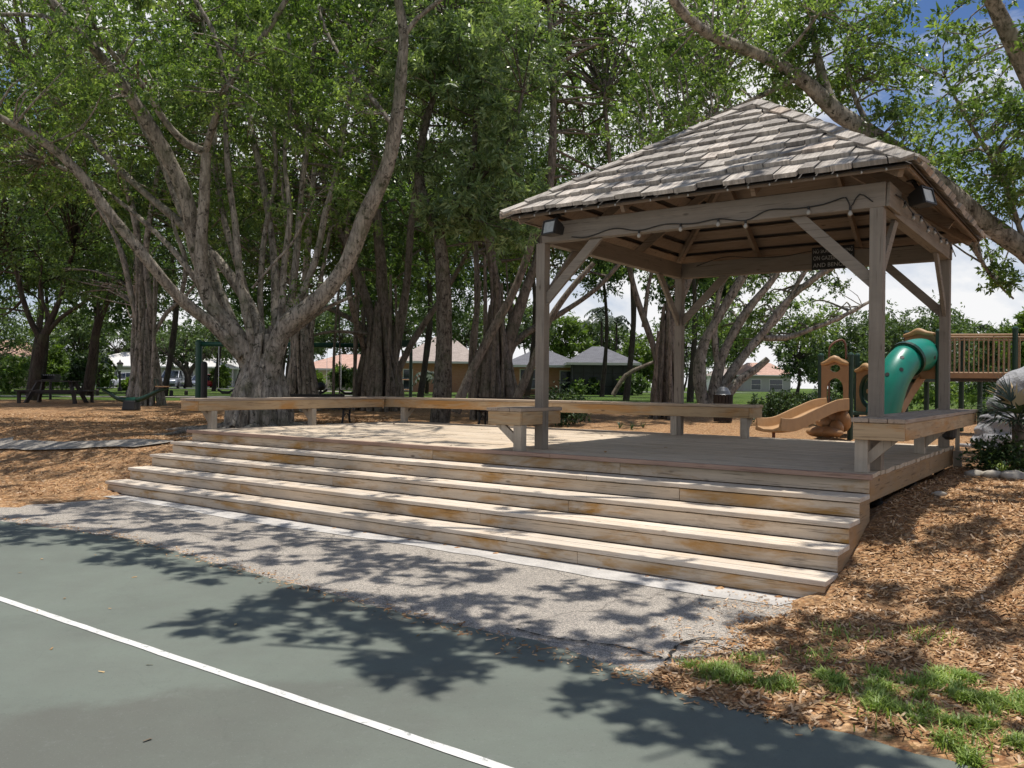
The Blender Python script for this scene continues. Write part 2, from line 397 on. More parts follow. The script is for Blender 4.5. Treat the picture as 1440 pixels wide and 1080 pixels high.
def m_ground():
    t = NT('mulch and lawn'); v = t.geo()
    vs = t.n('VectorMath', operation='ADD', i={0: v, 1: t.n('VectorMath', operation='SCALE', i={0: t.n('TexNoise', 1, i={'Vector': v, 'Scale': 9.0, 'Detail': 2.0}), 'Scale': 0.09})})
    chips = t.vor(t.mapv(vs, (1.0, 2.1, 1.0)), 24, 1)
    chips2 = t.vor(t.mapv(vs, (2.3, 1.0, 1.0), (3, 1, 0)), 20, 1)
    ed = t.vor(t.mapv(vs, (1.0, 2.1, 1.0)), 24, 0)
    big = t.noise(v, 0.55, 6, 0.6)
    cs = t.n('SeparateColor', i={0: chips}); cs2 = t.n('SeparateColor', i={0: chips2})
    col = t.ramp(cs, [(0.0, (0.21, 0.11, 0.055)), (0.3, (0.45, 0.215, 0.095)), (0.7, (0.57, 0.37, 0.20)), (1.0, (0.72, 0.51, 0.32))])
    colb = t.ramp(cs2, [(0.0, (0.20, 0.11, 0.055)), (0.4, (0.46, 0.26, 0.115)), (1.0, (0.66, 0.42, 0.22))])
    col = t.mix(t.ramp(t.noise(v, 14, 3), [(0.42, 0), (0.58, 1)]), col, colb)
    col = t.mix(t.ramp(ed, [(0.25, 0), (0.75, 0.6)]), col, (0.09, 0.05, 0.03))
    col = t.mix(t.math('MULTIPLY', t.ramp(big, [(0.5, 0), (0.66, 1)]), 0.40), col, (0.22, 0.135, 0.075))
    gn = t.noise(v, 0.35, 6, 0.65); gf = t.noise(v, 22, 4, 0.7)
    grass = t.ramp(gf, [(0.3, (0.035, 0.065, 0.014)), (0.55, (0.085, 0.14, 0.028)), (0.8, (0.15, 0.20, 0.05))])
    grass = t.mix(t.math('MULTIPLY', t.ramp(gn, [(0.5, 0), (0.68, 1)]), 0.45), grass, (0.17, 0.17, 0.06))
    g = t.attr('grass')
    gm = t.ramp(t.math('ADD', g, t.math('MULTIPLY', t.math('SUBTRACT', t.noise(v, 2.2, 6, 0.7), 0.5), 0.9)), [(0.42, 0), (0.58, 1)])
    col = t.mix(gm, col, grass)
    hh = t.math('ADD', cs, t.math('MULTIPLY', t.noise(v, 60, 3), 0.6))
    return t.done(col, 0.95, t.bump(hh, 0.9, 0.03), spec=0.08)
M['ground'] = m_ground()

def m_court():
    t = NT('green court coating'); v = t.geo()
    a = t.noise(v, 0.55, 6, 0.6, 0.4); b = t.noise(v, 3.2, 7, 0.7); c = t.noise(v, 130, 2, 0.8); d = t.noise(t.mapv(v, (1, 1, 1), (4.2, 1.7, 0)), 0.4, 5, 0.55, 0.7)
    col = t.ramp(a, [(0.35, (0.122, 0.139, 0.117)), (0.6, (0.150, 0.171, 0.143))])
    col = t.mix(t.math('MULTIPLY', t.ramp(b, [(0.4, 0), (0.72, 1)]), 0.45), col, (0.118, 0.122, 0.106))
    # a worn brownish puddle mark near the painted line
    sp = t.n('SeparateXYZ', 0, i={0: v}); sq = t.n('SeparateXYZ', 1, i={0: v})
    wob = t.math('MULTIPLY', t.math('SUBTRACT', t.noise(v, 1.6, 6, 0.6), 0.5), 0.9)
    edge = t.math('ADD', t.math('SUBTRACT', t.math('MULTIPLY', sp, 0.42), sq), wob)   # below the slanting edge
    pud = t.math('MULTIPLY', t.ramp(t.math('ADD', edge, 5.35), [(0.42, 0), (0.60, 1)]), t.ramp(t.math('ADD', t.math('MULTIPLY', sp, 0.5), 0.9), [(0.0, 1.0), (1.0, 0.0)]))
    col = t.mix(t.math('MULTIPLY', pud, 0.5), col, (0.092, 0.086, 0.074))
    col = t.mix(t.math('MULTIPLY', t.ramp(d, [(0.55, 0), (0.7, 1)]), 0.35), col, (0.09, 0.088, 0.078))
    col = t.mix(t.ramp(c, [(0.62, 0), (0.76, 0.45)]), col, (0.26, 0.27, 0.25))
    col = t.mix(t.ramp(t.noise(v, 9, 9, 0.75), [(0.58, 0), (0.72, 0.5)]), col, (0.17, 0.18, 0.165))
    hair = t.n('TexVoronoi', 0, feature='DISTANCE_TO_EDGE', i={'Vector': t.n('VectorMath', operation='ADD', i={0: v, 1: t.n('VectorMath', operation='SCALE', i={0: t.n('TexNoise', 1, i={'Vector': v, 'Scale': 1.7, 'Detail': 6.0}), 'Scale': 0.9})}), 'Scale': 0.28})
    col = t.mix(t.ramp(hair, [(0.0003, 0.08), (0.001, 0)]), col, (0.05, 0.055, 0.05))
    col = t.mix(t.ramp(t.noise(v, 70, 2), [(0.25, 0.3), (0.38, 0)]), col, (0.06, 0.07, 0.065))
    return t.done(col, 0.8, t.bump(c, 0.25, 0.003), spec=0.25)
M['court'] = m_court()
def m_apron():
    t = NT('old aggregate asphalt'); v = t.geo()
    s = t.vor(v, 150, 1); e = t.vor(v, 150, 0); a = t.noise(v, 1.4, 6, 0.65)
    cs = t.n('SeparateColor', i={0: s})
    col = t.ramp(cs, [(0.0, (0.17, 0.16, 0.145)), (0.3, (0.32, 0.295, 0.26)), (0.75, (0.51, 0.45, 0.38)), (1.0, (0.67, 0.59, 0.49))])
    col = t.mix(t.ramp(e, [(0.3, 0), (0.8, 0.5)]), col, (0.12, 0.112, 0.10))
    col = t.mix(t.math('MULTIPLY', t.ramp(a, [(0.45, 0), (0.7, 1)]), 0.35), col, (0.17, 0.155, 0.14))
    cr = t.n('TexVoronoi', 0, feature='DISTANCE_TO_EDGE', i={'Vector': t.n('VectorMath', operation='ADD', i={0: v, 1: t.n('VectorMath', operation='SCALE', i={0: t.n('TexNoise', 1, i={'Vector': v, 'Scale': 2.5, 'Detail': 5.0}), 'Scale': 0.5})}), 'Scale': 0.55})
    col = t.mix(t.ramp(cr, [(0.0015, 0.5), (0.006, 0)]), col, (0.04, 0.035, 0.03))
    return t.done(col, 0.9, t.bump(cs, 0.6, 0.006), spec=0.15)
M['apron'] = m_apron()
def m_conc(name, c, sc=4):
    t = NT(name); v = t.geo()
    n = t.noise(v, sc, 8, 0.65); f = t.noise(v, 60, 3, 0.7)
    col = t.mix(t.ramp(n, [(0.35, 0.6), (0.65, 0)]), c, tuple(x * 0.55 for x in c))
    col = t.mix(t.ramp(f, [(0.35, 0.4), (0.5, 0)]), col, tuple(x * 0.4 for x in c))
    return t.done(col, 0.88, t.bump(f, 0.3, 0.004), spec=0.2)
M['conc'] = m_conc('pale concrete', (0.56, 0.53, 0.49))
M['path'] = m_conc('grey path concrete', (0.33, 0.30, 0.26))
M['road'] = m_conc('pale road', (0.30, 0.295, 0.285))
def m_line():
    t = NT('white court paint'); v = t.geo()
    n = t.noise(v, 26, 9, 0.75); n2 = t.noise(v, 5, 6, 0.7); g = t.noise(v, 180, 2, 0.8)
    col = t.mix(t.ramp(n2, [(0.4, 0), (0.68, 0.55)]), (0.66, 0.65, 0.62), (0.42, 0.42, 0.39))
    col = t.mix(t.ramp(n, [(0.56, 0), (0.66, 0.85)]), col, (0.14, 0.155, 0.14))
    col = t.mix(t.ramp(g, [(0.60, 0), (0.72, 0.5)]), col, (0.25, 0.26, 0.24))
    return t.done(col, 0.85, t.bump(g, 0.3, 0.003))
M['line'] = m_line()
def m_chip():
    t = NT('wood chips'); r = t.attr()
    col = t.ramp(r, [(0.0, (0.16, 0.085, 0.045)), (0.35, (0.44, 0.24, 0.11)), (0.7, (0.57, 0.37, 0.20)), (0.93, (0.72, 0.51, 0.32)), (1.0, (0.78, 0.60, 0.42))])
    col = t.mix(t.math('MULTIPLY', t.noise(t.geo(), 40, 3), 0.4), col, (0.14, 0.08, 0.04))
    return t.done(col, 0.9, spec=0.1)
M['chip'] = m_chip()
def m_litter():
    t = NT('dry leaf litter'); r = t.attr()
    return t.done(t.ramp(r, [(0, (0.16, 0.08, 0.03)), (0.5, (0.40, 0.24, 0.10)), (1, (0.55, 0.42, 0.22))]), 0.8)
M['litter'] = m_litter()
M['blade'] = m_leaf('grass blades', (0.26, 0.20, 0.09), (0.16, 0.26, 0.045), (0.38, 0.47, 0.13), 0.35)
M['screen'] = m_paint('dark insect screen', (0.045, 0.05, 0.052), 0.8, 0.3)
M['crackm'] = m_paint('near black crack', (0.02, 0.018, 0.016), 0.95, 0.1)  # flat near-black colour of the pavement crack

# ================================================================== the setting
def axis(lo, hi, spans):
    out = [lo]
    while out[-1] < hi:
        x = out[-1]
        st = next(s for a, s in spans if x < a)
        out.append(x + st)
    return np.array(out)
gx = axis(-420, 420, [(-40, 40.0), (-14, 2.0), (-7.5, 0.5), (7.5, 0.125), (14, 0.5), (40, 2.0), (1e9, 40.0)])
gy = axis(-40, 700, [(-6, 6.0), (2.5, 0.5), (14, 0.125), (24, 0.4), (60, 2.0), (150, 10.0), (1e9, 60.0)])
GX, GY = np.meshgrid(gx, gy)
GZ = hgt(GX, GY)
V = np.stack([GX.ravel(), GY.ravel(), GZ.ravel()], 1)
nx, ny = len(gx), len(gy)
ii, jj = np.meshgrid(np.arange(nx - 1), np.arange(ny - 1))
a0 = (jj * nx + ii).ravel()
Q = np.stack([a0, a0 + 1, a0 + nx + 1, a0 + nx], 1)
ground = np_mesh('ground', V, Q, np.zeros(len(Q)), M['ground'], smooth=True)
gu, gv = uv_of(GX, GY)
far = sstep(29, 35, GY - 0.25 * np.maximum(GX, 0) * 0 + np.where(GX > 2, 6.5, 0) + np.where(GX < -8, -1.5, 0))
near = sstep(0.3, 0.9, gu) * sstep(-2.55, -2.95, gv) * sstep(-3.9, -3.6, gv) * 0.40
gm = ground.data.attributes.new('grass', 'FLOAT', 'POINT')
gm.data.foreach_set('value', np.clip(np.maximum(far, near), 0, 1).ravel().astype(np.float32))
props(ground, 'orange brown mulch ground turning into green lawn further back', 'ground', kind='structure')

def sheet(name, poly, z, mat, label, cat, thick=0.0, fn=None):
    mb = MB()
    vs = [Vector((p[0], p[1], z if fn is None else fn(p[0], p[1]) + z)) for p in poly]
    mb._add(vs, [tuple(range(len(vs)))], 0.5)
    o = mb.build(name, mat)
    # face up
    if o.data.polygons[0].normal.z < 0: o.data.flip_normals()
    return props(o, label, cat, kind='structure')

def wobble(us, v_of, amp, seed):
    r = random.Random(seed)
    return [(u, v_of(u) + r.uniform(-amp, amp)) for u in us]
edge_v = lambda u: float(np.interp(u, [-9.5, -8.2, -6.25, -4.27, -2.23, -1.1, -0.17, 0.52, 1.0, 6], [-3.35, -3.3, -3.02, -3.2, -3.38, -3.34, -3.5, -3.6, -3.65, -3.7]))
us = [-9.2 + 0.12 * i for i in range(126)]
ce = wobble(us, edge_v, 0.02, 3)
court_poly = [dk(u, v) for u, v in [(-24, -3.4), (-14, -3.4)] + ce + [(24, -3.8), (24, -30), (-24, -30)]]
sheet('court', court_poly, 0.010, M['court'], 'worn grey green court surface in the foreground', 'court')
line = [dk(u, v) for u, v in [(-22, -4.855)] + wobble([-9 + .15 * i for i in range(100)], lambda u: -4.855, .003, 1) + [(22, -4.855), (22, -4.80)] + wobble([6 - .15 * i for i in range(100)], lambda u: -4.80, .003, 2) + [(-22, -4.80)]]
sheet('court_line', line, 0.014, M['line'], 'straight white painted line across the green court', 'court line')
# aggregate apron between the court and the steps
r_ = random.Random(8)
right = [(0.6, -1.4), (0.6, -2.4), (0.3, -3.0), (-0.1, -3.4), (-0.2, -3.7)]
left = [(-9.6 + r_.uniform(-0.15, 0.15) + 0.05 * i, -3.9 + 0.2 * i) for i in range(13)]
ap = right + [(-1, -4.2), (-9, -4.2)] + left
sheet('asphalt_apron', [dk(u, v) for u, v in ap], 0.004, M['apron'], 'strip of old cracked grey asphalt between steps and court', 'pavement')
cs_ = [(-9.75, -1.30)] + wobble([-9.75 + 0.25 * i for i in range(39)], lambda u: -1.60 + 0.05 * math.sin(u * 1.3), 0.018, 5) + [(-0.15, -1.30)]
sheet('concrete_strip', [dk(u, v) for u, v in cs_], 0.009, M['conc'], 'narrow pale concrete strip along the foot of the steps', 'concrete strip')
# crack in the asphalt near the grass
mb = MB(); rg = random.Random(4)
for pts in ([(930, 950), (940, 925), (955, 905), (990, 897), (1030, 898), (1070, 897), (1088, 893)], [(955, 905), (980, 901), (1010, 908), (1040, 914), (1065, 902)], [(725, 884), (760, 893), (800, 899), (850, 905), (900, 915), (932, 925)]):
    P = [flat(x, y, 0.0125) for x, y in pts]
    P, _ = crom(P, [0] * len(P), 0.04)
    P = [p + Vector((rg.uniform(-1, 1), rg.uniform(-1, 1), 0)) * 0.012 for p in P]
    for p, q in zip(P, P[1:]):
        n = Vector((-(q - p).y, (q - p).x, 0)).normalized(); w = rg.uniform(0.003, 0.011)
        mb.quad(p - n * w, q - n * w, q + n * w, p + n * w)
o = mb.build('pavement_crack', M['crackm']); props(o, 'jagged dark crack across the grey asphalt strip', 'crack', kind='structure')
# path at the left and the one at the right
def strip(name, pts, w, mat, label, dz=0.012):
    P = [Vector((p[0], p[1], 0)) for p in pts]; P, _ = crom(P, [0] * len(P), 0.4)
    vs = []; fs = []
    for i, p in enumerate(P):
        t = (P[min(i + 1, len(P) - 1)] - P[max(i - 1, 0)]).normalized(); n = Vector((-t.y, t.x, 0)) * w / 2
        for s in (-1, 1):
            q = p + n * s; vs.append((q.x, q.y, hz(q.x, q.y) + dz))
    fs = [(2 * i, 2 * i + 2, 2 * i + 3, 2 * i + 1) for i in range(len(P) - 1)]
    mb = MB(); mb._add(vs, fs, 0.5); o = mb.build(name, mat)
    if o.data.polygons[0].normal.z < 0: o.data.flip_normals()
    return props(o, label, 'path', kind='structure')
pp_ = [gpy(x, y) for x, y in ((-40, 630), (0, 629.5), (50, 629), (100, 628), (150, 627), (200, 625.5), (240, 624))]
strip('path', [(-16, pp_[0].y - .2)] + [(p.x, p.y) for p in pp_], 0.42, M['path'], 'grey path running through the mulch on the left', 0.035)
strip('path', [(5.95, 9.75), (6.5, 9.75), (7.5, 9.6), (9.5, 9.3), (13, 9.2)], 0.55, M['conc'], 'pale stone edged path beside the palm on the right', 0.03)
strip('road', [(-90, 92), (-50, 93), (-38, 92), (-30, 90), (-10, 97), (30, 110)], 9, M['road'], 'pale sunlit street with parked cars far behind the trees', 0.05)
strip('path', [(-34, 40), (-20, 39), (-12, 44), (-9, 60), (-24, 88)], 2.2, M['path'], 'pale path crossing the lawn behind the picnic table', 0.04)

# ================================================================== deck with its broad steps
RISE, TREAD, W, L = 0.165, 0.33, 9.72, 4.62
DZ = 5 * RISE
deck = thing('wooden_deck', 'long low wooden deck with broad whitewashed steps in front', 'deck', dk(0, 0, 0), YAW)
def spans(a, b, cuts):
    xs = [a] + sorted(c for c in cuts if a < c < b) + [b]
    return list(zip(xs, xs[1:]))
rg = random.Random(21)
mb = MB()
nb = 32; bw = (L - 0.02) / nb
for i in range(nb):
    v0 = 0.02 + i * bw
    cuts = [-W + rg.uniform(1.5, 4) , -W + rg.uniform(4.5, 7.5)]
    for x0, x1 in spans(-W, 0.0, cuts):
        dz = rg.uniform(-0.002, 0.002)
        mb.box(x0 + 0.002, x1 - 0.002 + (rg.uniform(-.012, .012) if x1 == 0 else 0), v0 + 0.003, v0 + bw - 0.003, DZ - 0.038 + dz, DZ + dz)
mb.build('deck_floor', M['deck'], deck, bevel=0.003)
mb = MB()
for x0, x1 in spans(-W - 0.03, 0.02, [-6.9, -3.2]):
    mb.box(x0 + 0.002, x1 - 0.002, -0.045, 0.018, DZ - 0.043, DZ + 0.002)
mb.build('edge_board', M['nosing'], deck, bevel=0.004)
for k in range(1, 5):
    vf = -(5 - k) * TREAD; z = k * RISE; mb = MB()
    for j, (a, b) in enumerate(((0, 0.158), (0.163, 0.335))):
        for x0, x1 in spans(-W, 0, [-W + rg.uniform(2.5, 3.8), -W + rg.uniform(5.5, 7.2)]):
            dz = rg.uniform(-0.002, 0.002)
            mb.box(x0 + 0.002, x1 - 0.002, vf + a + rg.uniform(-.002, .002), vf + b, z - 0.040 + dz, z + dz)
    mb.build('tread', M['tread'], deck, bevel=0.005)
cutsr = {1: [-5.2, -2.1], 2: [-7.2, -3.42], 3: [-5.9, -2.6], 4: [-6.6, -1.6], 5: [-4.9, -2.4]}
for k in range(1, 6):
    vf = -(5 - k) * TREAD + 0.028; mb = MB()
    for x0, x1 in spans(-W + 0.01, -0.015, cutsr[k]):
        d = rg.uniform(-0.003, 0.003)
        mb.box(x0 + 0.002, x1 - 0.002, vf + d, vf + 0.035 + d, (k - 1) * RISE + (0.003 if k > 1 else 0.012), k * RISE - 0.052)
    mb.build('riser', M['riser'], deck, bevel=0.003)
for s, x in ((1, -0.058), (-1, -W + 0.012)):
    poly = [(x, 0.06, 0.05), (x, 0.06, DZ - 0.05)]
    for k in range(4, 0, -1):
        vf = -(5 - k) * TREAD + 0.05
        poly += [(x, vf + TREAD - 0.003, k * RISE - 0.044), (x, vf, k * RISE - 0.044)]
    poly += [(x, -4 * TREAD + 0.05, -0.02)]
    mb = MB(); mb.prism(poly, (0.042, 0, 0)); mb.build('stringer', M['side_v'], deck)
for x in (-0.052, -W + 0.008):
    mb = MB(); mb.box(x, x + 0.04, 0.066, 2.9, DZ - 0.245, DZ - 0.042); mb.box(x, x + 0.04, 2.904, L - 0.02, DZ - 0.245, DZ - 0.042)
    mb.build('side_board', M['side_v'], deck, bevel=0.004)
mb = MB(); mb.box(-W + 0.06, -0.06, L - 0.06, L - 0.02, DZ - 0.245, DZ - 0.042); mb.build('side_board', M['riser'], deck)
for v in (0.9, 2.6, 4.5):
    mb = MB(); mb.box(-0.22, -0.11, v, v + 0.1, 0.3, DZ - 0.05); mb.build('support_post', M['darkwood'], deck)
mb = MB(); mb.tube([(-0.12, 0.62, 0.50), (-0.02, 0.60, 0.49), (0.03, 0.60, 0.40)], 0.045, 12); mb.build('drain_pipe', M['black'], deck, smooth=True)
mb = MB(); mb.box(0.0, 0.09, L - 0.10, L, 0.36, DZ - 0.06); mb.box(0.012, 0.06, L - 0.03, L + 0.02, 0.36, DZ + 0.28); mb.build('support_post', M['leg'], deck, bevel=0.004)

# ================================================================== benches fixed on the deck
BT = DZ + 0.475
def bench(label, ax, a0, a1, c0, c1, legs, out, seat, fascia, front_legs=True):
    """ax 0 runs along the steps, 1 runs back; c0..c1 across; legs on the inner side, braces reach outwards"""
    org = Vector(((a0 + a1) / 2, (c0 + c1) / 2, DZ)) if ax == 0 else Vector(((c0 + c1) / 2, (a0 + a1) / 2, DZ))
    t = thing('deck_bench', label, 'bench', dk(org.x, org.y, DZ), YAW, 'benches built along the deck edge')
    def B(mb, la, lb, ca, cb, z0, z1):
        if ax == 0: mb.box(la, lb, ca, cb, z0, z1)
        else: mb.box(ca, cb, la, lb, z0, z1)
    mb = MB(); mb.off = org
    w = (c1 - c0 + 0.03) / 3
    for i in range(3):
        for x0, x1 in spans(a0 - 0.015, a1 + 0.015, [a0 + rg.uniform(0.35, 0.65) * (a1 - a0)] if a1 - a0 > 2 else []):
            B(mb, x0 + 0.002, x1 - 0.002, c0 - 0.015 + i * w + 0.003, c0 - 0.015 + (i + 1) * w - 0.003, BT - 0.038 + rg.uniform(-.002, .002), BT + rg.uniform(-.002, .002))
    mb.build('seat', M[seat], t, bevel=0.005)
    zb = BT - 0.042
    for cc in ((c0, c0 + 0.04), (c1 - 0.04, c1)):
        mb = MB(); mb.off = org
        for x0, x1 in spans(a0 + 0.042, a1 - 0.042, [a0 + 0.55 * (a1 - a0)] if a1 - a0 > 5 else []): B(mb, x0 + .001, x1 - .001, cc[0], cc[1], zb - 0.145, zb)
        mb.build('seat_frame', M[fascia], t, bevel=0.004)
    for aa in ((a0, a0 + 0.04), (a1 - 0.04, a1)):
        mb = MB(); mb.off = org; B(mb, aa[0], aa[1], c0 + 0.003, c1 - 0.003, zb - 0.145, zb)
        mb.build('seat_frame', M['fascia_u' if ax == 1 else 'fascia_v'], t, bevel=0.004)
    inner = c0 if out > 0 else c1
    for a in legs:
        lo, hi = (inner + 0.002, inner + 0.112) if out > 0 else (inner - 0.112, inner - 0.002)
        mb = MB(); mb.off = org; B(mb, a - 0.05, a + 0.05, lo, hi, DZ, zb - 0.148)
        lg = mb.build('leg', M['leg'], t, bevel=0.004)
        # brace: a short sloping board from the leg foot to the outer edge
        p, q = (hi - 0.01, c1 - 0.07) if out > 0 else (lo + 0.01, c0 + 0.07)
        z0, z1 = DZ + 0.06, zb - 0.150
        pr = [(p, z0), (q, z1), (q - out * 0.13, z1), (p, z0 + 0.11)]
        mb = MB(); mb.off = org
        if ax == 0: mb.prism([(a - 0.02, c, z) for c, z in pr], (0.04, 0, 0))
        else: mb.prism([(c, a - 0.02, z) for c, z in pr], (0, 0.04, 0))
        mb.build('brace', M['leg'], lg)
    return t
bench('long orange brown bench on the left deck side in front of the big fig trunk', 1, 0.02, 4.05, -10.0, -9.6, [0.34, 2.33], -1, 'seat_v', 'fascia_v')
bench('longest wooden bench running along the rear edge of the deck', 0, -9.95, -2.5, 4.12, 4.56, [-9.2, -6.5, -3.7, -2.62], 1, 'seat_u', 'fascia_u')
bench('short boxy bench stub wrapped round the front left gazebo post', 1, -0.02, 0.80, -4.05, -3.60, [0.05], -1, 'seat_v', 'fascia_v')
bench('grey topped bench along the right edge of the deck beside the mulch', 1, 0.08, 4.66, -0.165, 0.25, [0.19, 2.87], 1, 'seat_v', 'fascia_v')
t = thing('floodlight', 'small black lamp hung under the right hand deck bench', 'lamp', dk(0.12, 3.35, BT - 0.26), YAW)
mb = MB(); mb.lathe((0, 0, -0.07), [(0.04, 0), (0.075, 0.03), (0.08, 0.12), (0.05, 0.17)], 14); mb.build('lamp_body', M['black'], t, smooth=False)
mb = MB(); mb.box(-0.02, 0.02, -0.02, 0.02, 0.1, 0.215); mb.build('bracket', M['black'], t)

# ================================================================== gazebo
UL, UR, VF, VB = -3.65, -0.06, 0.47, 4.20
ZB0, ZB1 = 3.17, 3.39
G0 = Vector(((UL + UR) / 2, (VF + VB) / 2, DZ))
gaz = thing('gazebo', 'open taupe timber gazebo with cedar shake hip roof standing on the deck', 'gazebo', dk(G0.x, G0.y, DZ), YAW)
def GM():
    m = MB(); m.off = G0.copy(); return m
PW = 0.058
for (u, v) in ((UL, VF), (UR, VF), (UL, VB), (UR, VB)):
    m = GM(); m.box(u - PW, u + PW, v - PW, v + PW, DZ, ZB0)
    m.build('post', M['post'], gaz, bevel=0.005)
for v, s in ((VF, -1), (VB, 1)):
    m = GM(); m.box(UL + (0.02 if s < 0 else -0.1), UR + 0.075, v - 0.062, v - 0.002, ZB0, ZB1); m.box(UL + 0.03, UR + 0.06, v + 0.002, v + 0.062, ZB0, ZB1)
    m.build('beam', M['beam'], gaz, bevel=0.005)
for u in (UL, UR):
    m = GM(); m.box(u - 0.055, u + 0.055, VF + 0.066, VB - 0.066, ZB0 + 0.003, ZB1 - 0.003)
    if u == UR:   # rounded beam nose beyond the corner
        m.prism([(u + 0.079, VF - 0.06, ZB0), (u + 0.079, VF + 0.45, ZB0), (u + 0.079, VF + 0.45, ZB1), (u + 0.079, VF - 0.03, ZB1)], (0.03, 0, 0))
    m.build('beam', M['beamv'], gaz, bevel=0.005)
BL, BH = 0.70, 0.69
for u, v in ((UL, VF), (UR, VF), (UL, VB), (UR, VB)):
    su = 1 if u == UL else -1; sv = 1 if v == VF else -1
    zc = ZB0 - BH
    m = GM(); e = -0.045 if sv > 0 else 0.045
    m.prism([(u + su * 0.06, v - 0.021, zc - 0.02), (u + su * 0.06, v - 0.021, zc + 0.13), (u + su * (BL - 0.07), v - 0.021, ZB0 - 0.002), (u + su * (BL + 0.08), v - 0.021, ZB0 - 0.002)], (0, 0.042, 0))
    m.build('brace', M['beam'], gaz, bevel=0.003)
    m = GM()
    m.prism([(u - 0.021, v + sv * 0.06, zc - 0.02), (u - 0.021, v + sv * 0.06, zc + 0.13), (u - 0.021, v + sv * (BL - 0.07), ZB0 - 0.002), (u - 0.021, v + sv * (BL + 0.08), ZB0 - 0.002)], (0.042, 0, 0))
    m.build('brace', M['beamv'], gaz, bevel=0.003)
# roof planes
OV = 0.37; ZE, ZP = 3.45, 4.93
cu, cv = (UL + UR) / 2, (VF + VB) / 2
hu, hv = (UR - UL) / 2 + OV - 0.06, (VB - VF) / 2 + OV - 0.01
cu += 0.035
def roof_pt(face, s, t, lift):
    """face 0 front, 1 right, 2 rear, 3 left; s along the eave -1..1 of the local half width, t 0 eave..1 peak"""
    z = ZE + (ZP - ZE) * t
    if face in (0, 2):
        d = -1 if face == 0 else 1
        p = Vector((cu + s, cv + d * hv * (1 - t), z)); n = Vector((0, d * (ZP - ZE), hv)).normalized()
    else:
        d = 1 if face == 1 else -1
        p = Vector((cu + d * hu * (1 - t), cv + s, z)); n = Vector((d * (ZP - ZE), 0, hu)).normalized()
    return p + n * lift
NC = 10
rg = random.Random(77)
for face in range(4):
    half = hu if face in (0, 2) else hv
    m = GM()
    for c in range(NC):
        t0 = c / NC - (0.01 if c == 0 else 0.0); t1 = min((c + 1.45) / NC, 1.0)
        h0, h1 = half * (1 - t0), half * (1 - t1)
        x = -h0 - 0.0
        while x < h0 - 0.02:
            w = rg.uniform(0.13, 0.30); x1 = min(x + w, h0)
            if h0 - x1 < 0.08: x1 = h0
            tj = t0 + rg.uniform(-0.010, 0.010)
            th = rg.uniform(0.034, 0.056); g = 0.006
            a, b = x + g, x1 - g
            ua, ub = max(a, -h1), min(b, h1)
            if ua > ub: ua = ub = (max(min(a, h1), -h1))
            lo, hi = 0.026 + rg.uniform(0, .010), 0.002
            pts = [roof_pt(face, a, tj, lo), roof_pt(face, b, tj, lo), roof_pt(face, ub, t1, hi), roof_pt(face, ua, t1, hi),
                   roof_pt(face, a, tj, lo + th), roof_pt(face, b, tj, lo + th), roof_pt(face, ub, t1, hi + th * 0.4), roof_pt(face, ua, t1, hi + th * 0.4)]
            m.hexa(pts)
            x = x1
    m.build('roof_shakes', M['shake_u' if face in (0, 2) else 'shake_v'], gaz)
# hip caps
for su, sv in ((1, -1), (-1, -1), (1, 1), (-1, 1)):
    m = GM()
    e = Vector((cu + su * hu, cv + sv * hv, ZE + 0.035)); p = Vector((cu, cv, ZP + 0.045)); d = (p - e)
    fu = Vector((0, sv * (ZP - ZE), hv)).normalized(); fv = Vector((su * (ZP - ZE), 0, hu)).normalized()
    n1 = 11
    for i in range(n1):
        a = e + d * (i / n1 - 0.015); b = e + d * min((i + 1.25) / n1, 1.0)
        for nrm, side in ((fu, Vector((-su, 0, 0))), (fv, Vector((0, -sv, 0)))):
            wv = side - d.normalized() * side.dot(d.normalized()); wv = (wv - nrm * wv.dot(nrm)).normalized() * 0.125
            l0, l1 = 0.030 + (0.008 if nrm is fu else 0), 0.008 + (0.005 if nrm is fu else 0)
            rr = rg.random()
            A0, A1, B0, B1 = a + nrm * l0, a + wv + nrm * l0, b + nrm * l1, b + wv + nrm * l1
            tk = nrm * 0.022
            m.hexa([A0, A1, B1, B0, A0 + tk, A1 + tk, B1 + tk, B0 + tk], rr)
    m.build('hip_cap', M['shake_u'], gaz)
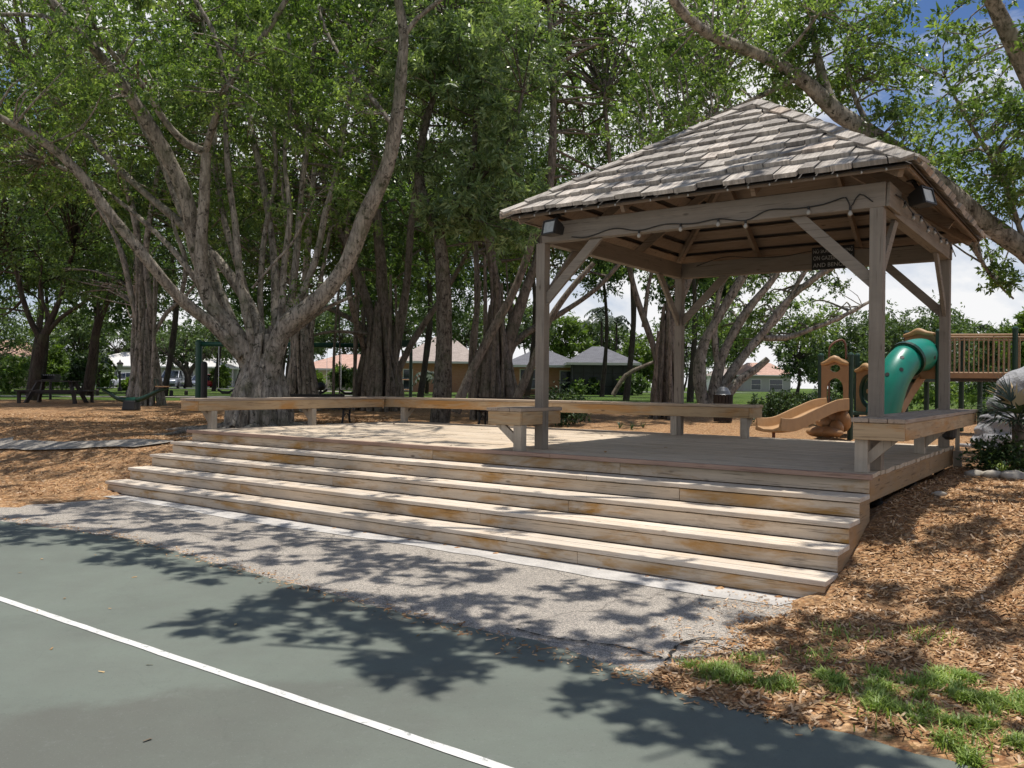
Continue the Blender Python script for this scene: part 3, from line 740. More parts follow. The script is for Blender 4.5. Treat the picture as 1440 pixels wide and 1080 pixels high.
# ceiling boards under the shakes, rafters, eave boards
for face in range(4):
    half = hu if face in (0, 2) else hv
    m = GM()
    for c in range(11):
        t0, t1 = c / 11.0 + 0.012, (c + 1) / 11.0 - 0.014
        h0, h1 = half * (1 - t0) - 0.02, half * (1 - t1) - 0.02
        if h1 <= 0.03: continue
        pts = [roof_pt(face, -h0, t0, -0.045), roof_pt(face, h0, t0, -0.045), roof_pt(face, h1, t1, -0.045), roof_pt(face, -h1, t1, -0.045),
               roof_pt(face, -h0, t0, -0.024), roof_pt(face, h0, t0, -0.024), roof_pt(face, h1, t1, -0.024), roof_pt(face, -h1, t1, -0.024)]
        m.hexa(pts)
    m.build('ceiling_boards', M['ceil'], gaz)
    m = GM()
    m.hexa([roof_pt(face, -half, 0.0, -0.012), roof_pt(face, half, 0.0, -0.012), roof_pt(face, half * 0.3, 0.68, -0.012), roof_pt(face, -half * 0.3, 0.68, -0.012),
            roof_pt(face, -half, 0.0, -0.004), roof_pt(face, half, 0.0, -0.004), roof_pt(face, half * 0.3, 0.68, -0.004), roof_pt(face, -half * 0.3, 0.68, -0.004)])
    m.build('roof_felt', M['darkwood'], gaz)
    for s in (-0.33, 0.33):
        m = GM(); x = s * half * 1.0; tm = 1 - abs(x) / half - 0.02
        a, b = roof_pt(face, x, 0.03, -0.10), roof_pt(face, x, tm, -0.10)
        m.bar(a, b, 0.042, 0.10); m.build('rafter', M['ceil'], gaz)
    m = GM()
    a, b = roof_pt(face, -half + 0.06, 0.012, -0.035), roof_pt(face, half - 0.06, 0.012, -0.035)
    m.bar(a, b, 0.024, 0.034); m.build('eave_board', M['ceil'], gaz)
for su, sv in ((1, -1), (-1, -1), (1, 1), (-1, 1)):
    m = GM(); m.bar((cu + su * (hu - 0.1), cv + sv * (hv - 0.1), ZE - 0.02), (cu + su * 0.05, cv + sv * 0.05, ZP - 0.14), 0.05, 0.13); m.build('hip_rafter', M['ceil'], gaz)

# lights, sign and cables on the gazebo
def floodlight(label, pos, yaw, pitch):
    t = thing('floodlight', label, 'floodlight', pos, yaw, 'floodlights under the gazebo eaves')
    rot = Matrix.Rotation(pitch, 4, 'X')
    def tr(mb): mb.v = [tuple(rot @ Vector(p)) for p in mb.v]; return mb
    m = MB(); m.hexa([(-.105, -.06, -.085), (.105, -.06, -.085), (.08, .07, -.06), (-.08, .07, -.06), (-.105, -.06, .085), (.105, -.06, .085), (.08, .07, .06), (-.08, .07, .06)])
    for i in range(5): m.box(-.07 + i * .034, -.062 + i * .034, .07, .095, -.05, .05)
    body = tr(m).build('housing', M['black'], t, bevel=0.006)
    m = MB(); m.box(-.082, .082, -.066, -.0605, -.062, .062); tr(m).build('lens', M['lens'], body)
    m = MB(); m.box(-.1, .1, -.075, -.061, .066, .083); m.box(-.1, .1, -.075, -.061, -.083, -.066); m.box(-.1, -.086, -.075, -.061, -.066, .066); m.box(.086, .1, -.075, -.061, -.066, .066); tr(m).build('rim', M['black'], body)
    m = MB(); m.bar((0, .02, .07), (0, .08, .17), .03, .03); m.box(-.05, .05, .06, .12, .165, .18); m.build('bracket', M['black'], t)
    return t
floodlight('square black floodlight with clouded glass at the front left gazebo corner', at(778, 322, 9.25), YAW - 0.25, R(-12))
floodlight('black floodlight seen from its side under the right gazebo eave', at(1296, 279, 7.75), YAW + 1.25, R(-15))
m = MB()
sgn = thing('sign', 'black sign with worn white lettering fixed to the rear gazebo beam', 'sign', dk(-1.41, VB - 0.085, 3.155), YAW)
m.box(-0.275, 0.275, 0, 0.016, 0, 0.305); m.build('sign_board', M['signboard'], sgn, bevel=0.003)
for i, (tx, y) in enumerate((('NO SKATEBOARDING', 0.222), ('ON GAZEBO DECK', 0.128), ('AND BENCHES', 0.034))):
    cu_ = bpy.data.curves.new('lettering', 'FONT'); cu_.body = tx; cu_.size = 0.078; cu_.align_x = 'CENTER'; cu_.extrude = 0.001; cu_.space_character = 1.02
    to = bpy.data.objects.new('tmp', cu_); COL.objects.link(to); bpy.context.view_layer.update()
    me = bpy.data.meshes.new_from_object(to); bpy.data.objects.remove(to)
    me.materials.clear(); me.materials.append(M['letter'])
    xs = [v.co.x for v in me.vertices]; sx = min(1.0, 0.51 / (max(xs) - min(xs)))
    o = bpy.data.objects.new('lettering', me); COL.objects.link(o); o.parent = sgn
    o.rotation_euler = (PI / 2, 0, 0); o.location = (0, -0.003, y); o.scale = (sx, 1, 1)
def string_lights(label, P, bulbs, rb, drop, rc=0.006):
    o0 = P[0]
    t = thing('string_lights', label, 'string lights', o0, 0)
    m = MB(); m.off = o0.copy(); m.tube(P, rc, 6, smooth_path=0.05); m.build('cable', M['black'], t, smooth=True)
    for p in bulbs:
        m = MB(); m.off = o0.copy()
        m.lathe(p - Vector((0, 0, drop)), [(0.004, -rb * 1.1), (rb * 0.75, -rb * 0.7), (rb, 0), (rb * 0.6, rb * 0.9), (0.008, rb * 1.3)], 10); b = m.build('bulb', M['bulb'], t, smooth=True)
        m = MB(); m.off = o0.copy(); m.lathe(p - Vector((0, 0, drop)), [(0.011, rb * 1.2), (0.012, drop + 0.004)], 8); m.build('socket', M['black'], b)
vcab = VF - 0.072
sag = [(UL + 0.42, 3.20), (UL + 0.62, 3.18), (UL + 0.95, 3.24), (UL + 1.25, 3.19), (UL + 1.55, 3.225), (UL + 1.85, 3.20), (UL + 2.12, 3.22), (UL + 2.4, 3.175), (UL + 2.62, 3.25), (UL + 2.88, 3.235), (UL + 3.13, 3.245), (UL + 3.33, 3.285), (UL + 3.37, 3.19), (UL + 3.45, 3.30), (UL + 3.56, 3.22)]
P = [dk(u, vcab, z) for u, z in sag]
string_lights('black cable of round bulbs draped along the front gazebo beam', P, [dk(u, vcab, z) for u, z in ((UL + 1.25, 3.19), (UL + 1.72, 3.21), (UL + 2.12, 3.22), (UL + 2.4, 3.175), (UL + 3.0, 3.24), (UL + 3.37, 3.19))], 0.022, 0.055)
P = [dk(UL + 0.3, VB - 0.09, 3.33)] + [dk(UL + 0.3 + 0.42 * i, VB - 0.09, 3.40 + 0.03 * math.sin(i * 1.7)) for i in range(1, 8)]
string_lights('thin dark cable along the rear beam inside the gazebo', P, [], 0.02, 0.05)
P = [dk(UR + 0.125, VF + 0.12, 3.30)] + [dk(UR + 0.125, VF + 0.12 + 0.4 * i, 3.27 + 0.04 * (i % 2)) for i in range(1, 9)] + [dk(UR + 0.125, VB - 0.1, 3.2)]
string_lights('dark bulb cable along the right side gazebo beam', P, [dk(UR + 0.125, VF + 0.12 + 0.4 * i, 3.27 + 0.04 * (i % 2)) for i in range(1, 9)], 0.02, 0.05)
P = [dk(cu - hu + 0.1 + i * (2 * hu - 0.2) / 40, cv - hv - 0.012, ZE - 0.005 - 0.012 * (i % 2)) for i in range(41)]
bl = [p for i, p in enumerate(P) if i % 2 == 1 and random.Random(i).random() < 0.75]
string_lights('row of tiny clear bulbs hung under the front gazebo eave', P, bl, 0.010, 0.014, 0.003)

# ================================================================== trees
SUN_EL, SUN_AZ = 84.0, None
SUNV = Vector((SU * -1, CU, 0)) * math.cos(R(SUN_EL)) + Vector((0, 0, math.sin(R(SUN_EL))))   # towards the sun: high, a little behind the deck

def np_tube(pts, rad, n, seed, lump=0.12, seg=0.3):
    P, rr = crom([Vector(p) for p in pts], list(rad), seg)
    P = np.array([tuple(p) for p in P]); rr = np.array(rr); k = len(P)
    T = np.gradient(P, axis=0); T /= np.linalg.norm(T, axis=1)[:, None] + 1e-9
    a = np.cross(T[0], [0.3, 0.5, 0.8]); a /= np.linalg.norm(a)
    A = np.zeros_like(P)
    for i in range(k):
        a = a - T[i] * a.dot(T[i]); a /= np.linalg.norm(a) + 1e-9; A[i] = a
    B = np.cross(T, A)
    th = np.arange(n) * 2 * PI / n
    rg = np.random.default_rng(seed)
    ph = rg.uniform(0, 6.28, 4); s = np.arange(k)[:, None] * seg
    rad2 = rr[:, None] * (1 + lump * (np.sin(2 * th[None] + ph[0] + s * 1.3) * 0.5 + np.sin(3 * th[None] + ph[1] - s * 0.9) * 0.4 + np.sin(s * 2.7 + ph[2]) * 0.5 + rg.uniform(-.5, .5, (k, n)) * 0.7))
    if n >= 7 and lump > 0.09:      # knots and branch scars
        for _ in range(max(1, k // 7)):
            ki, kj, am, wd = rg.integers(0, k), rg.integers(0, n), rg.uniform(.12, .42), rg.uniform(.35, .75)
            ds = np.abs(np.arange(k) - ki)[:, None] * seg / (wd * 0.5); dj = np.minimum(np.abs(np.arange(n) - kj), n - np.abs(np.arange(n) - kj))[None] / (n * .13)
            rad2 = rad2 + rr[:, None] * am * np.exp(-ds ** 2 - dj ** 2)
    V = P[:, None] + A[:, None] * (np.cos(th)[None, :, None] * rad2[..., None]) + B[:, None] * (np.sin(th)[None, :, None] * rad2[..., None])
    V = V.reshape(-1, 3)
    i, j = np.meshgrid(np.arange(k - 1), np.arange(n), indexing='ij')
    Q = np.stack([i * n + j, i * n + (j + 1) % n, (i + 1) * n + (j + 1) % n, (i + 1) * n + j], -1).reshape(-1, 4)
    return V, Q

def leaf_quads(C, D, size, rg, width=0.42, flat=0.5):
    """one folded pointed leaf per row: base point C, direction D"""
    n = len(C)
    D = D / (np.linalg.norm(D, axis=1)[:, None] + 1e-9)
    N = rg.normal(size=(n, 3)); N[:, 2] = N[:, 2] * 0.6 + flat * 2
    S = np.cross(D, N); S /= np.linalg.norm(S, axis=1)[:, None] + 1e-9
    Nn = np.cross(S, D)
    L = (size * rg.uniform(0.5, 1.4, n))[:, None]
    w = L * width * 0.5
    mid = C + D * L * 0.48
    V = np.stack([C, mid + S * w + Nn * w * 0.25, C + D * L - Nn * L * 0.10, mid - S * w + Nn * w * 0.25], 1).reshape(-1, 3)
    Q = np.arange(n * 4).reshape(n, 4)
    return V, Q

class Tree:
    def __init__(s, name, label, cat, base, bark, leaf, group=None, seed=1):
        s.root = thing(name, label, cat, base, 0, group); s.base = np.array(tuple(base))
        s.bark, s.leaf = bark, leaf
        s.rg = np.random.default_rng(seed); s.seed = seed; s.slim = 1.0
        s.V = []; s.Q = []; s.n = 0; s.sk = []; s.skr = []; s.LV = []; s.LQ = []; s.LR = []; s.ln = 0
    def tube(s, pts, rad, n=9, lump=0.12, seg=0.3, skel=True):
        s.seed += 1
        if not hasattr(rad, '__len__'): rad = [rad] * len(pts)
        if len(rad) == 2 and len(pts) > 2: rad = list(np.linspace(rad[0], rad[1], len(pts)))
        V, Q = np_tube(pts, rad, n, s.seed, lump, seg)
        s.V.append(V); s.Q.append(Q + s.n); s.n += len(V)
        if skel:
            P, rr = crom([Vector(p) for p in pts], list(rad), 0.4)
            s.sk += [tuple(p) for p in P]; s.skr += rr
        return pts
    def limb(s, pix, r0, r1, n=9, **k):
        """pix: (column, row, depth) along the limb, radii in metres"""
        r0, r1 = r0 * s.slim, r1 * s.slim
        return s.tube([at(*p) for p in pix], list(np.linspace(r0, r1, len(pix))), n, **k)
    def root_flare(s, c, r, h, cnt, rr, top=None, spread=1.5):
        """ring of fused buttress roots below the fork"""
        c = Vector(c); top = Vector(top) if top is not None else c + Vector((0, 0, h))
        for i in range(cnt):
            a = 2 * PI * i / cnt + s.rg.uniform(-0.2, 0.2); rk = r * s.rg.uniform(0.85, 1.1)
            d = Vector((math.cos(a), math.sin(a), 0)); hh = s.rg.uniform(0.75, 1.1)
            p0 = c + d * rk * spread + Vector((0, 0, -0.15)); p1 = c + d * rk * 1.05 + Vector((0, 0, h * 0.22)); p2 = c.lerp(top, 0.6) + d * rk * 0.62; p3 = c.lerp(top, hh) + d * rk * 0.3
            s.tube([p0, p1, p2, p3], [rr * 0.75, rr, rr * 0.8, rr * 0.45], 8, 0.2, 0.22, skel=False)
    def aerial(s, tops, rr=(0.012, 0.03)):
        for p in tops:
            p = Vector(p); g = hz(p.x, p.y)
            q = Vector((p.x + s.rg.uniform(-.15, .15), p.y + s.rg.uniform(-.15, .15), g - 0.05))
            m = p.lerp(q, 0.5) + Vector((s.rg.uniform(-.06, .06), s.rg.uniform(-.06, .06), 0))
            r = s.rg.uniform(*rr); s.tube([p, m, q], [r * 0.8, r, r * 1.3], 6, 0.15, 0.5, skel=False)
    def leaves(s, C, D, size, width=0.42, flat=0.5, shade=None):
        V, Q = leaf_quads(C, D, size, s.rg, width, flat)
        s.LV.append(V); s.LQ.append(Q + s.ln); s.ln += len(V)
        s.LR.append(s.rg.uniform(0, 1, len(Q)) if shade is None else np.clip(shade + s.rg.normal(0, 0.16, len(Q)), 0, 1))
    def clumps(s, cen, rad, nl, size, width=0.42, twig=True, maxd=6.0, sprays=8, flatten=0.75, flat=0.5):
        """leafy sprays round each centre, tied back to the skeleton by a branch"""
        cen = np.asarray(cen, float).reshape(-1, 3); k = len(cen)
        rad = np.broadcast_to(np.asarray(rad, float), (k,))
        if twig and s.sk:
            sk = np.array(s.sk); skr = np.array(s.skr)
            for c, r in zip(cen, rad):
                d2 = ((sk - c) ** 2).sum(1) + np.where(sk[:, 2] > c[2] + 0.6, 4.0, 0)
                i = int(d2.argmin())
                dist = math.sqrt(((sk[i] - c) ** 2).sum())
                if dist > maxd or dist < 0.25: continue
                r0 = min(max(0.010, 0.011 * dist + 0.008), max(skr[i] * 0.7, 0.01))
                m = sk[i] * 0.5 + c * 0.5 + s.rg.normal(0, 0.08 * dist, 3) + np.array([0, 0, 0.06 * dist])
                s.tube([sk[i], m, c], [r0, r0 * 0.7, r0 * 0.3], 5, 0.1, 0.45, skel=False)
        # sprays
        ci = np.repeat(np.arange(k), sprays)
        d = s.rg.normal(size=(len(ci), 3)); d[:, 2] = d[:, 2] * flatten + 0.15; d /= np.linalg.norm(d, axis=1)[:, None]
        st = cen[ci] + d * (rad[ci] * s.rg.uniform(0.0, 0.45, len(ci)))[:, None]
        ln = rad[ci] * s.rg.uniform(0.4, 0.85, len(ci))
        br = s.rg.uniform(0.15, 0.85, len(ci))
        per = max(1, int(nl / sprays))
        si = np.repeat(np.arange(len(ci)), per)
        t = s.rg.uniform(0.1, 1.0, len(si)) ** 0.8
        C = st[si] + d[si] * (ln[si] * t)[:, None] + s.rg.normal(0, 1, (len(si), 3)) * (rad[ci][si] * 0.07)[:, None]
        D = d[si] * 0.6 + s.rg.normal(0, 0.65, (len(si), 3)); D[:, 2] -= 0.15
        s.leaves(C, D, np.full(len(si), size), width, flat, br[si])
    def ball(s, c, r, nc, cr, nl, size, hollow=0.35, **k):
        """crown lobe: clump centres spread through an ellipsoid, more of them near its outside"""
        c = np.array(tuple(c)); r = np.array(r)
        d = s.rg.normal(size=(nc, 3)); d /= np.linalg.norm(d, axis=1)[:, None]
        q = c + d * r * (s.rg.uniform(hollow, 1.0, nc) ** 0.6)[:, None]
        s.clumps(q, cr * s.rg.uniform(0.7, 1.3, nc), nl, size, **k)
    def build(s, crown='crown'):
        b = s.base
        if s.V:
            V = np.concatenate(s.V) - b; Q = np.concatenate(s.Q)
            np_mesh('trunk', V, Q, s.rg.uniform(0, 1, len(Q)), M[s.bark], s.root, True)
        if s.LV:
            np_mesh(crown, np.concatenate(s.LV) - b, np.concatenate(s.LQ), np.concatenate(s.LR), M[s.leaf], s.root)
        return s.root

# ---- the big fig with many limbs behind the left bench
b = gp(368, 17.2)
T = Tree('fig_tree', 'huge pale grey fig tree with many spreading limbs behind the left bench', 'tree', b, 'bark_grey', 'leaf', seed=101)
D0 = 17.2; T.slim = 0.64
T.root_flare(b, 0.52, 1.7, 17, 0.13, at(372, 470, D0), 1.12)
T.limb([(372, 592, D0), (368, 540, D0), (352, 500, D0), (325, 462, D0 - .1), (297, 430, D0 - .2), (283, 390, D0 - .3)], 0.42, 0.20, 12)
T.limb([(283, 390, D0 - .3), (284, 330, D0 - .4), (288, 270, D0 - .5), (289, 215, D0 - .6)], 0.20, 0.14, 10)
T.limb([(289, 215, D0 - .6), (300, 175, D0 - .8), (316, 130, D0 - 1), (345, 85, D0 - 1.2), (378, 40, D0 - 1.4), (405, -5, D0 - 1.6), (440, -70, D0 - 2)], 0.125, 0.06, 9)
T.limb([(316, 130, D0 - 1), (312, 85, D0 - 1), (298, 40, D0 - .9), (272, -5, D0 - .8), (250, -60, D0 - .6)], 0.085, 0.05, 8)
T.limb([(289, 215, D0 - .6), (262, 202, D0 - .7), (240, 180, D0 - .9), (224, 158, D0 - 1), (208, 128, D0 - 1.2), (180, 98, D0 - 1.5), (160, 78, D0 - 1.7), (135, 42, D0 - 2), (118, 0, D0 - 2.3), (95, -60, D0 - 2.8)], 0.12, 0.05, 9)
T.limb([(355, 520, D0), (330, 470, D0 + .3), (300, 415, D0 + .2), (275, 345, D0), (268, 300, D0 - .2), (252, 255, D0 - .4), (218, 190, D0 - .7), (185, 138, D0 - 1), (150, 90, D0 - 1.4), (112, 45, D0 - 1.8), (75, 5, D0 - 2.1), (20, -50, D0 - 2.8)], 0.30, 0.11, 11)
T.limb([(112, 45, D0 - 1.8), (60, 22, D0 - 2.2), (0, 20, D0 - 2.6), (-50, 12, D0 - 3)], 0.07, 0.035, 7)
T.limb([(340, 500, D0 - .1), (298, 455, D0 - .3), (260, 427, D0 - .6), (215, 375, D0 - 1), (160, 307, D0 - 1.4), (110, 242, D0 - 1.8), (65, 202, D0 - 2.2), (20, 176, D0 - 2.6), (-30, 150, D0 - 3)], 0.21, 0.08, 10)
T.limb([(376, 560, D0 - .1), (385, 505, D0 - .2), (405, 455, D0 - .3), (450, 420, D0 - .4), (487, 372, D0 - .5), (513, 305, D0 - .6), (543, 238, D0 - .8), (559, 165, D0 - 1), (565, 92, D0 - 1.2), (568, 50, D0 - 1.3), (560, 0, D0 - 1.4), (550, -60, D0 - 1.5)], 0.34, 0.11, 11)
T.limb([(568, 50, D0 - 1.3), (588, 25, D0 - 1.4), (622, -2, D0 - 1.6), (670, -50, D0 - 1.9)], 0.09, 0.05, 8)
T.limb([(556, 180, D0 - 1), (520, 135, D0 - .7), (485, 90, D0 - .4), (455, 35, D0), (440, -20, D0 + .3)], 0.085, 0.05, 8)
T.limb([(378, 530, D0 + .4), (370, 478, D0 + .4), (350, 428, D0 + .6), (312, 372, D0 + .8), (262, 322, D0 + 1), (200, 268, D0 + 1.2), (165, 235, D0 + 1.4), (100, 165, D0 + 1.8), (40, 90, D0 + 2.2)], 0.20, 0.08, 9)
T.limb([(386, 500, D0 + .5), (388, 430, D0 + .9), (384, 350, D0 + 1.2), (370, 260, D0 + 1.5), (352, 170, D0 + 1.8), (345, 80, D0 + 2), (350, -20, D0 + 2.2)], 0.16, 0.07, 8)
T.limb([(360, 470, D0 + .6), (340, 390, D0 + 1.1), (318, 320, D0 + 1.4), (303, 240, D0 + 1.7), (300, 130, D0 + 2), (285, 30, D0 + 2.2)], 0.13, 0.06, 8)
T.limb([(398, 480, D0 + .5), (412, 400, D0 + .9), (420, 320, D0 + 1.2), (426, 250, D0 + 1.4), (436, 165, D0 + 1.6), (440, 80, D0 + 1.8), (455, 0, D0 + 2)], 0.14, 0.06, 8)
for pix, r0, r1 in (([(366, 540, D0 - .1), (352, 470, D0 - .2), (338, 400, D0 - .1), (333, 330, D0), (322, 250, D0 + .2), (318, 160, D0 + .4), (330, 70, D0 + .6), (335, -20, D0 + .8)], .15, .05),
                    ([(380, 520, D0 + .2), (396, 440, D0 + .2), (400, 370, D0 + .3), (408, 300, D0 + .4), (400, 220, D0 + .6), (410, 130, D0 + .8), (405, 40, D0 + 1)], .13, .045),
                    ([(384, 510, D0 + .1), (415, 435, D0), (442, 370, D0), (458, 300, D0 + .1), (478, 220, D0 + .3), (490, 140, D0 + .5), (505, 60, D0 + .7)], .14, .05),
                    ([(350, 500, D0 + .1), (318, 430, D0 + .1), (290, 360, D0 + .3), (255, 300, D0 + .5), (228, 230, D0 + .7), (196, 170, D0 + .9), (175, 90, D0 + 1.1)], .15, .05),
                    ([(345, 505, D0 + .3), (306, 440, D0 + .5), (262, 375, D0 + .6), (222, 330, D0 + .8), (170, 285, D0 + 1), (120, 250, D0 + 1.2), (60, 225, D0 + 1.5)], .13, .05),
                    ([(372, 500, D0 + .7), (366, 420, D0 + 1), (372, 330, D0 + 1.2), (388, 240, D0 + 1.4), (382, 140, D0 + 1.6), (392, 50, D0 + 1.8)], .11, .045)):
    T.limb(pix, r0, r1, 8)
T.limb([(355, 405, D0 - .1), (385, 370, D0 - .2), (412, 340, D0 - .3), (432, 300, D0 - .4), (445, 275, D0 - .5)], 0.05, 0.025, 7)
T.limb([(255, 415, D0 + .8), (262, 370, D0 + .7), (248, 330, D0 + .6), (240, 300, D0 + .6)], 0.08, 0.05, 7)
T.limb([(327, 600, D0 - 1.0), (340, 560, D0 - .6), (350, 520, D0 - .2)], 0.09, 0.14, 8)
T.limb([(408, 470, D0 + .2), (440, 445, D0 + .1), (465, 430, D0), (500, 415, D0)], 0.10, 0.04, 7)
for i in range(11):
    a = i * .571 + .2; d = Vector((math.cos(a), math.sin(a), 0)); q = []
    for k in range(5):
        p = b + d * (.55 + .42 * k) + Vector((-d.y, d.x, 0)) * RNG.uniform(-.12, .12) * k; q.append(Vector((p.x, p.y, hz(p.x, p.y) + (.10, .035, .015, 0, -.06)[k])))
    T.tube(q, [.13, .085, .06, .045, .03], 7, .15, .2, skel=False)
# crown: mostly above and behind the limbs, thinner in front
T.ball(at(150, 60, 18.5), (4.2, 3.2, 2.2), 105, 0.55, 190, 0.105, sprays=11, maxd=3.5)
T.ball(at(330, 30, 18.0), (3.6, 3.0, 1.8), 84, 0.55, 190, 0.105, sprays=11, maxd=3.5)
T.ball(at(520, 40, 18.2), (3.4, 3.0, 2.1), 84, 0.55, 190, 0.105, sprays=11, maxd=3.5)
T.ball(at(90, 200, 18.5), (2.9, 2.4, 1.5), 80, 0.5, 170, 0.10, sprays=11, maxd=3)
T.ball(at(390, 230, 19.4), (2.8, 1.2, 2.6), 80, 0.5, 170, 0.10, sprays=11, maxd=3)
T.ball(at(480, 190, 16.6), (1.0, 1.2, 1.2), 14, 0.42, 130, 0.095, sprays=10, maxd=3)
T.ball(at(410, 130, 15.6), (1.6, 1.0, 1.2), 18, 0.42, 130, 0.095, sprays=10, maxd=3)
T.ball(at(230, 60, 14.6), (2.6, 1.0, 1.2), 26, 0.42, 130, 0.095, sprays=10, maxd=3)
T.ball(at(50, 120, 14.6), (1.6, 1.2, 1.4), 24, 0.42, 130, 0.095, sprays=10, maxd=3)
T.clumps([at(x, y, d) for x, y, d in ((433, 298, 16.7), (445, 275, 16.6), (405, 295, 16.6), (425, 400, 16.7), (412, 418, 16.8), (385, 285, 16.8), (470, 265, 16.8))], 0.3, 70, 0.09, sprays=8, maxd=2)
T.ball(Vector((-5, 22.5, 12.0)), (6, 4.0, 1.5), 22, 1.0, 120, .24, sprays=10, twig=False)  # two high leaf layers added to keep the trees below dark
T.ball(Vector((3, 26, 12.5)), (6, 3.5, 2.0), 18, 1.0, 120, .24, sprays=10, twig=False)
# unseen high crown lobe that puts the dapples on deck and steps
T.ball(Vector((-4.2, 12.8, 10.5)), (3.6, 2.2, 1.2), 34, 0.6, 150, 0.11, sprays=10, maxd=5)
T.build()

# ---- tree with mottled trunk and long leaves, right of the first
D1 = 17.6
b = gp(619, D1)
T = Tree('mango_tree', 'slender tree with dark mottled trunk and long grey green leaves beside the rear bench', 'tree', b, 'bark_mott', 'leaf_long', seed=202)
T.limb([(617, 604, D1), (621, 560, D1), (624, 500, D1), (625, 430, D1), (622, 370, D1), (617, 330, D1), (603, 298, D1), (592, 268, D1 + .1), (588, 230, D1 + .2)], 0.20, 0.09, 10)
T.limb([(617, 330, D1), (628, 300, D1), (648, 275, D1), (662, 240, D1), (668, 190, D1 + .1), (672, 120, D1 + .2)], 0.11, 0.05, 8)
T.limb([(588, 230, D1 + .2), (600, 170, D1 + .2), (620, 100, D1 + .3), (625, 20, D1 + .4)], 0.08, 0.04, 8)
T.limb([(648, 275, D1), (690, 235, D1 - .2), (720, 190, D1 - .4), (735, 130, D1 - .4)], 0.06, 0.03, 7)
T.ball(at(640, 150, D1), (1.55, 1.3, 2.1), 64, 0.40, 160, 0.155, width=0.26, sprays=9, flat=0.2)
T.ball(at(700, 260, D1), (1.1, 1.0, 1.5), 34, 0.40, 160, 0.155, width=0.26, sprays=9, flat=0.2)
T.ball(at(655, 300, D1 - .2), (0.9, 0.9, 0.55), 20, 0.38, 120, 0.18, width=0.24, sprays=9, flat=0.2)
T.ball(at(690, 70, D1), (1.6, 1.4, 1.6), 36, 0.43, 160, 0.155, width=0.26, sprays=9, flat=0.2)
T.ball(at(610, 20, D1), (1.4, 1.4, 1.2), 24, 0.43, 160, 0.155, width=0.26, sprays=9, flat=0.2)
T.build()

# ---- banyan in the centre with curtains of roots
def banyan(label, px, D, w, stems, roots, crown, seed, bark='bark_brown', leaf='leaf_deep', flare=1.25, cnt=14, name='banyan_tree', top=None):
    b = gp(px, D)
    T = Tree(name, label, 'tree', b, bark, leaf, 'banyan trees with hanging roots', seed=seed)
    tp = at(px, top or 430, D); T.slim = 0.60
    T.root_flare(b, w * 0.5, tp.z - b.z, cnt, w * 0.11, tp, flare)
    for st in stems: T.limb(st[0], st[1], st[2], 9)
    T.aerial([at(x, y, D + RNG.uniform(-.8, .8)) for x, y in roots], (0.02, 0.06))
    for c in crown: T.ball(at(*c[0]), c[1], c[2], c[3], c[4], c[5], sprays=10, maxd=4.5)
    T.ball(Vector((b.x - 1, D + 3, 13.5)), (6.5, 6.5, 2.2), 28, 1.25, 110, .30, sprays=10, twig=False)  # wide high crown added to block the sky and darken the trunks
    T.build(); return T
D = 25.0
banyan('dark banyan with a wide curtain of hanging roots behind the green swing', 532, D, 1.15,
       [([(530, 560, D), (528, 500, D), (520, 440, D), (500, 380, D), (470, 300, D), (440, 200, D)], .34, .12),
        ([(538, 555, D), (540, 480, D), (538, 400, D), (530, 300, D), (525, 180, D), (520, 60, D)], .36, .14),
        ([(546, 550, D), (560, 470, D), (572, 400, D), (578, 320, D), (590, 220, D), (600, 100, D)], .26, .10),
        ([(550, 545, D), (575, 490, D), (600, 450, D), (630, 405, D), (660, 350, D)], .20, .08),
        ([(528, 470, D), (500, 452, D), (470, 437, D), (440, 425, D), (410, 400, D)], .16, .08),
        ([(440, 472, D - 1), (470, 466, D - 1), (500, 468, D - 1), (522, 470, D)], .05, .09),
        ([(515, 500, D), (495, 430, D - 1), (488, 360, D - 1), (492, 280, D - 1)], .16, .08)],
       [(x + RNG.uniform(-4, 4), RNG.uniform(380, 450)) for x in (475, 480, 505, 508, 512, 515, 520, 548, 552, 560, 503, 498)],
       [((470, 140, 26), (5, 2.6, 4.2), 95, .75, 130, .14), ((600, 230, 27), (4.5, 2.5, 3.6), 90, .75, 130, .14), ((530, 360, 27.5), (3.6, 2.0, 1.0), 34, .6, 120, .14), ((390, 330, 26), (3.0, 2, 1.8), 46, .7, 130, .14), ((560, 30, 26), (5.5, 3, 2.8), 70, .8, 130, .15)], 303)
D = 24.0
banyan('narrow banyan column of pale roots directly right of the huge fig trunk', 424, D, 0.72,
       [([(424, 560, D), (425, 490, D), (428, 430, D), (432, 360, D), (440, 260, D), (450, 150, D)], .24, .10),
        ([(416, 560, D), (414, 490, D), (412, 420, D), (405, 340, D), (395, 240, D)], .18, .08),
        ([(430, 520, D), (440, 450, D), (452, 390, D), (465, 320, D)], .14, .07)],
       [(x, RNG.uniform(380, 440)) for x in (408, 413, 419, 426, 431, 436, 440)],
       [((430, 260, 25.5), (2.6, 1.8, 2.4), 50, .65, 130, .13)], 307, 'bark_grey', 'leaf', 1.35, 14)
D = 27.0
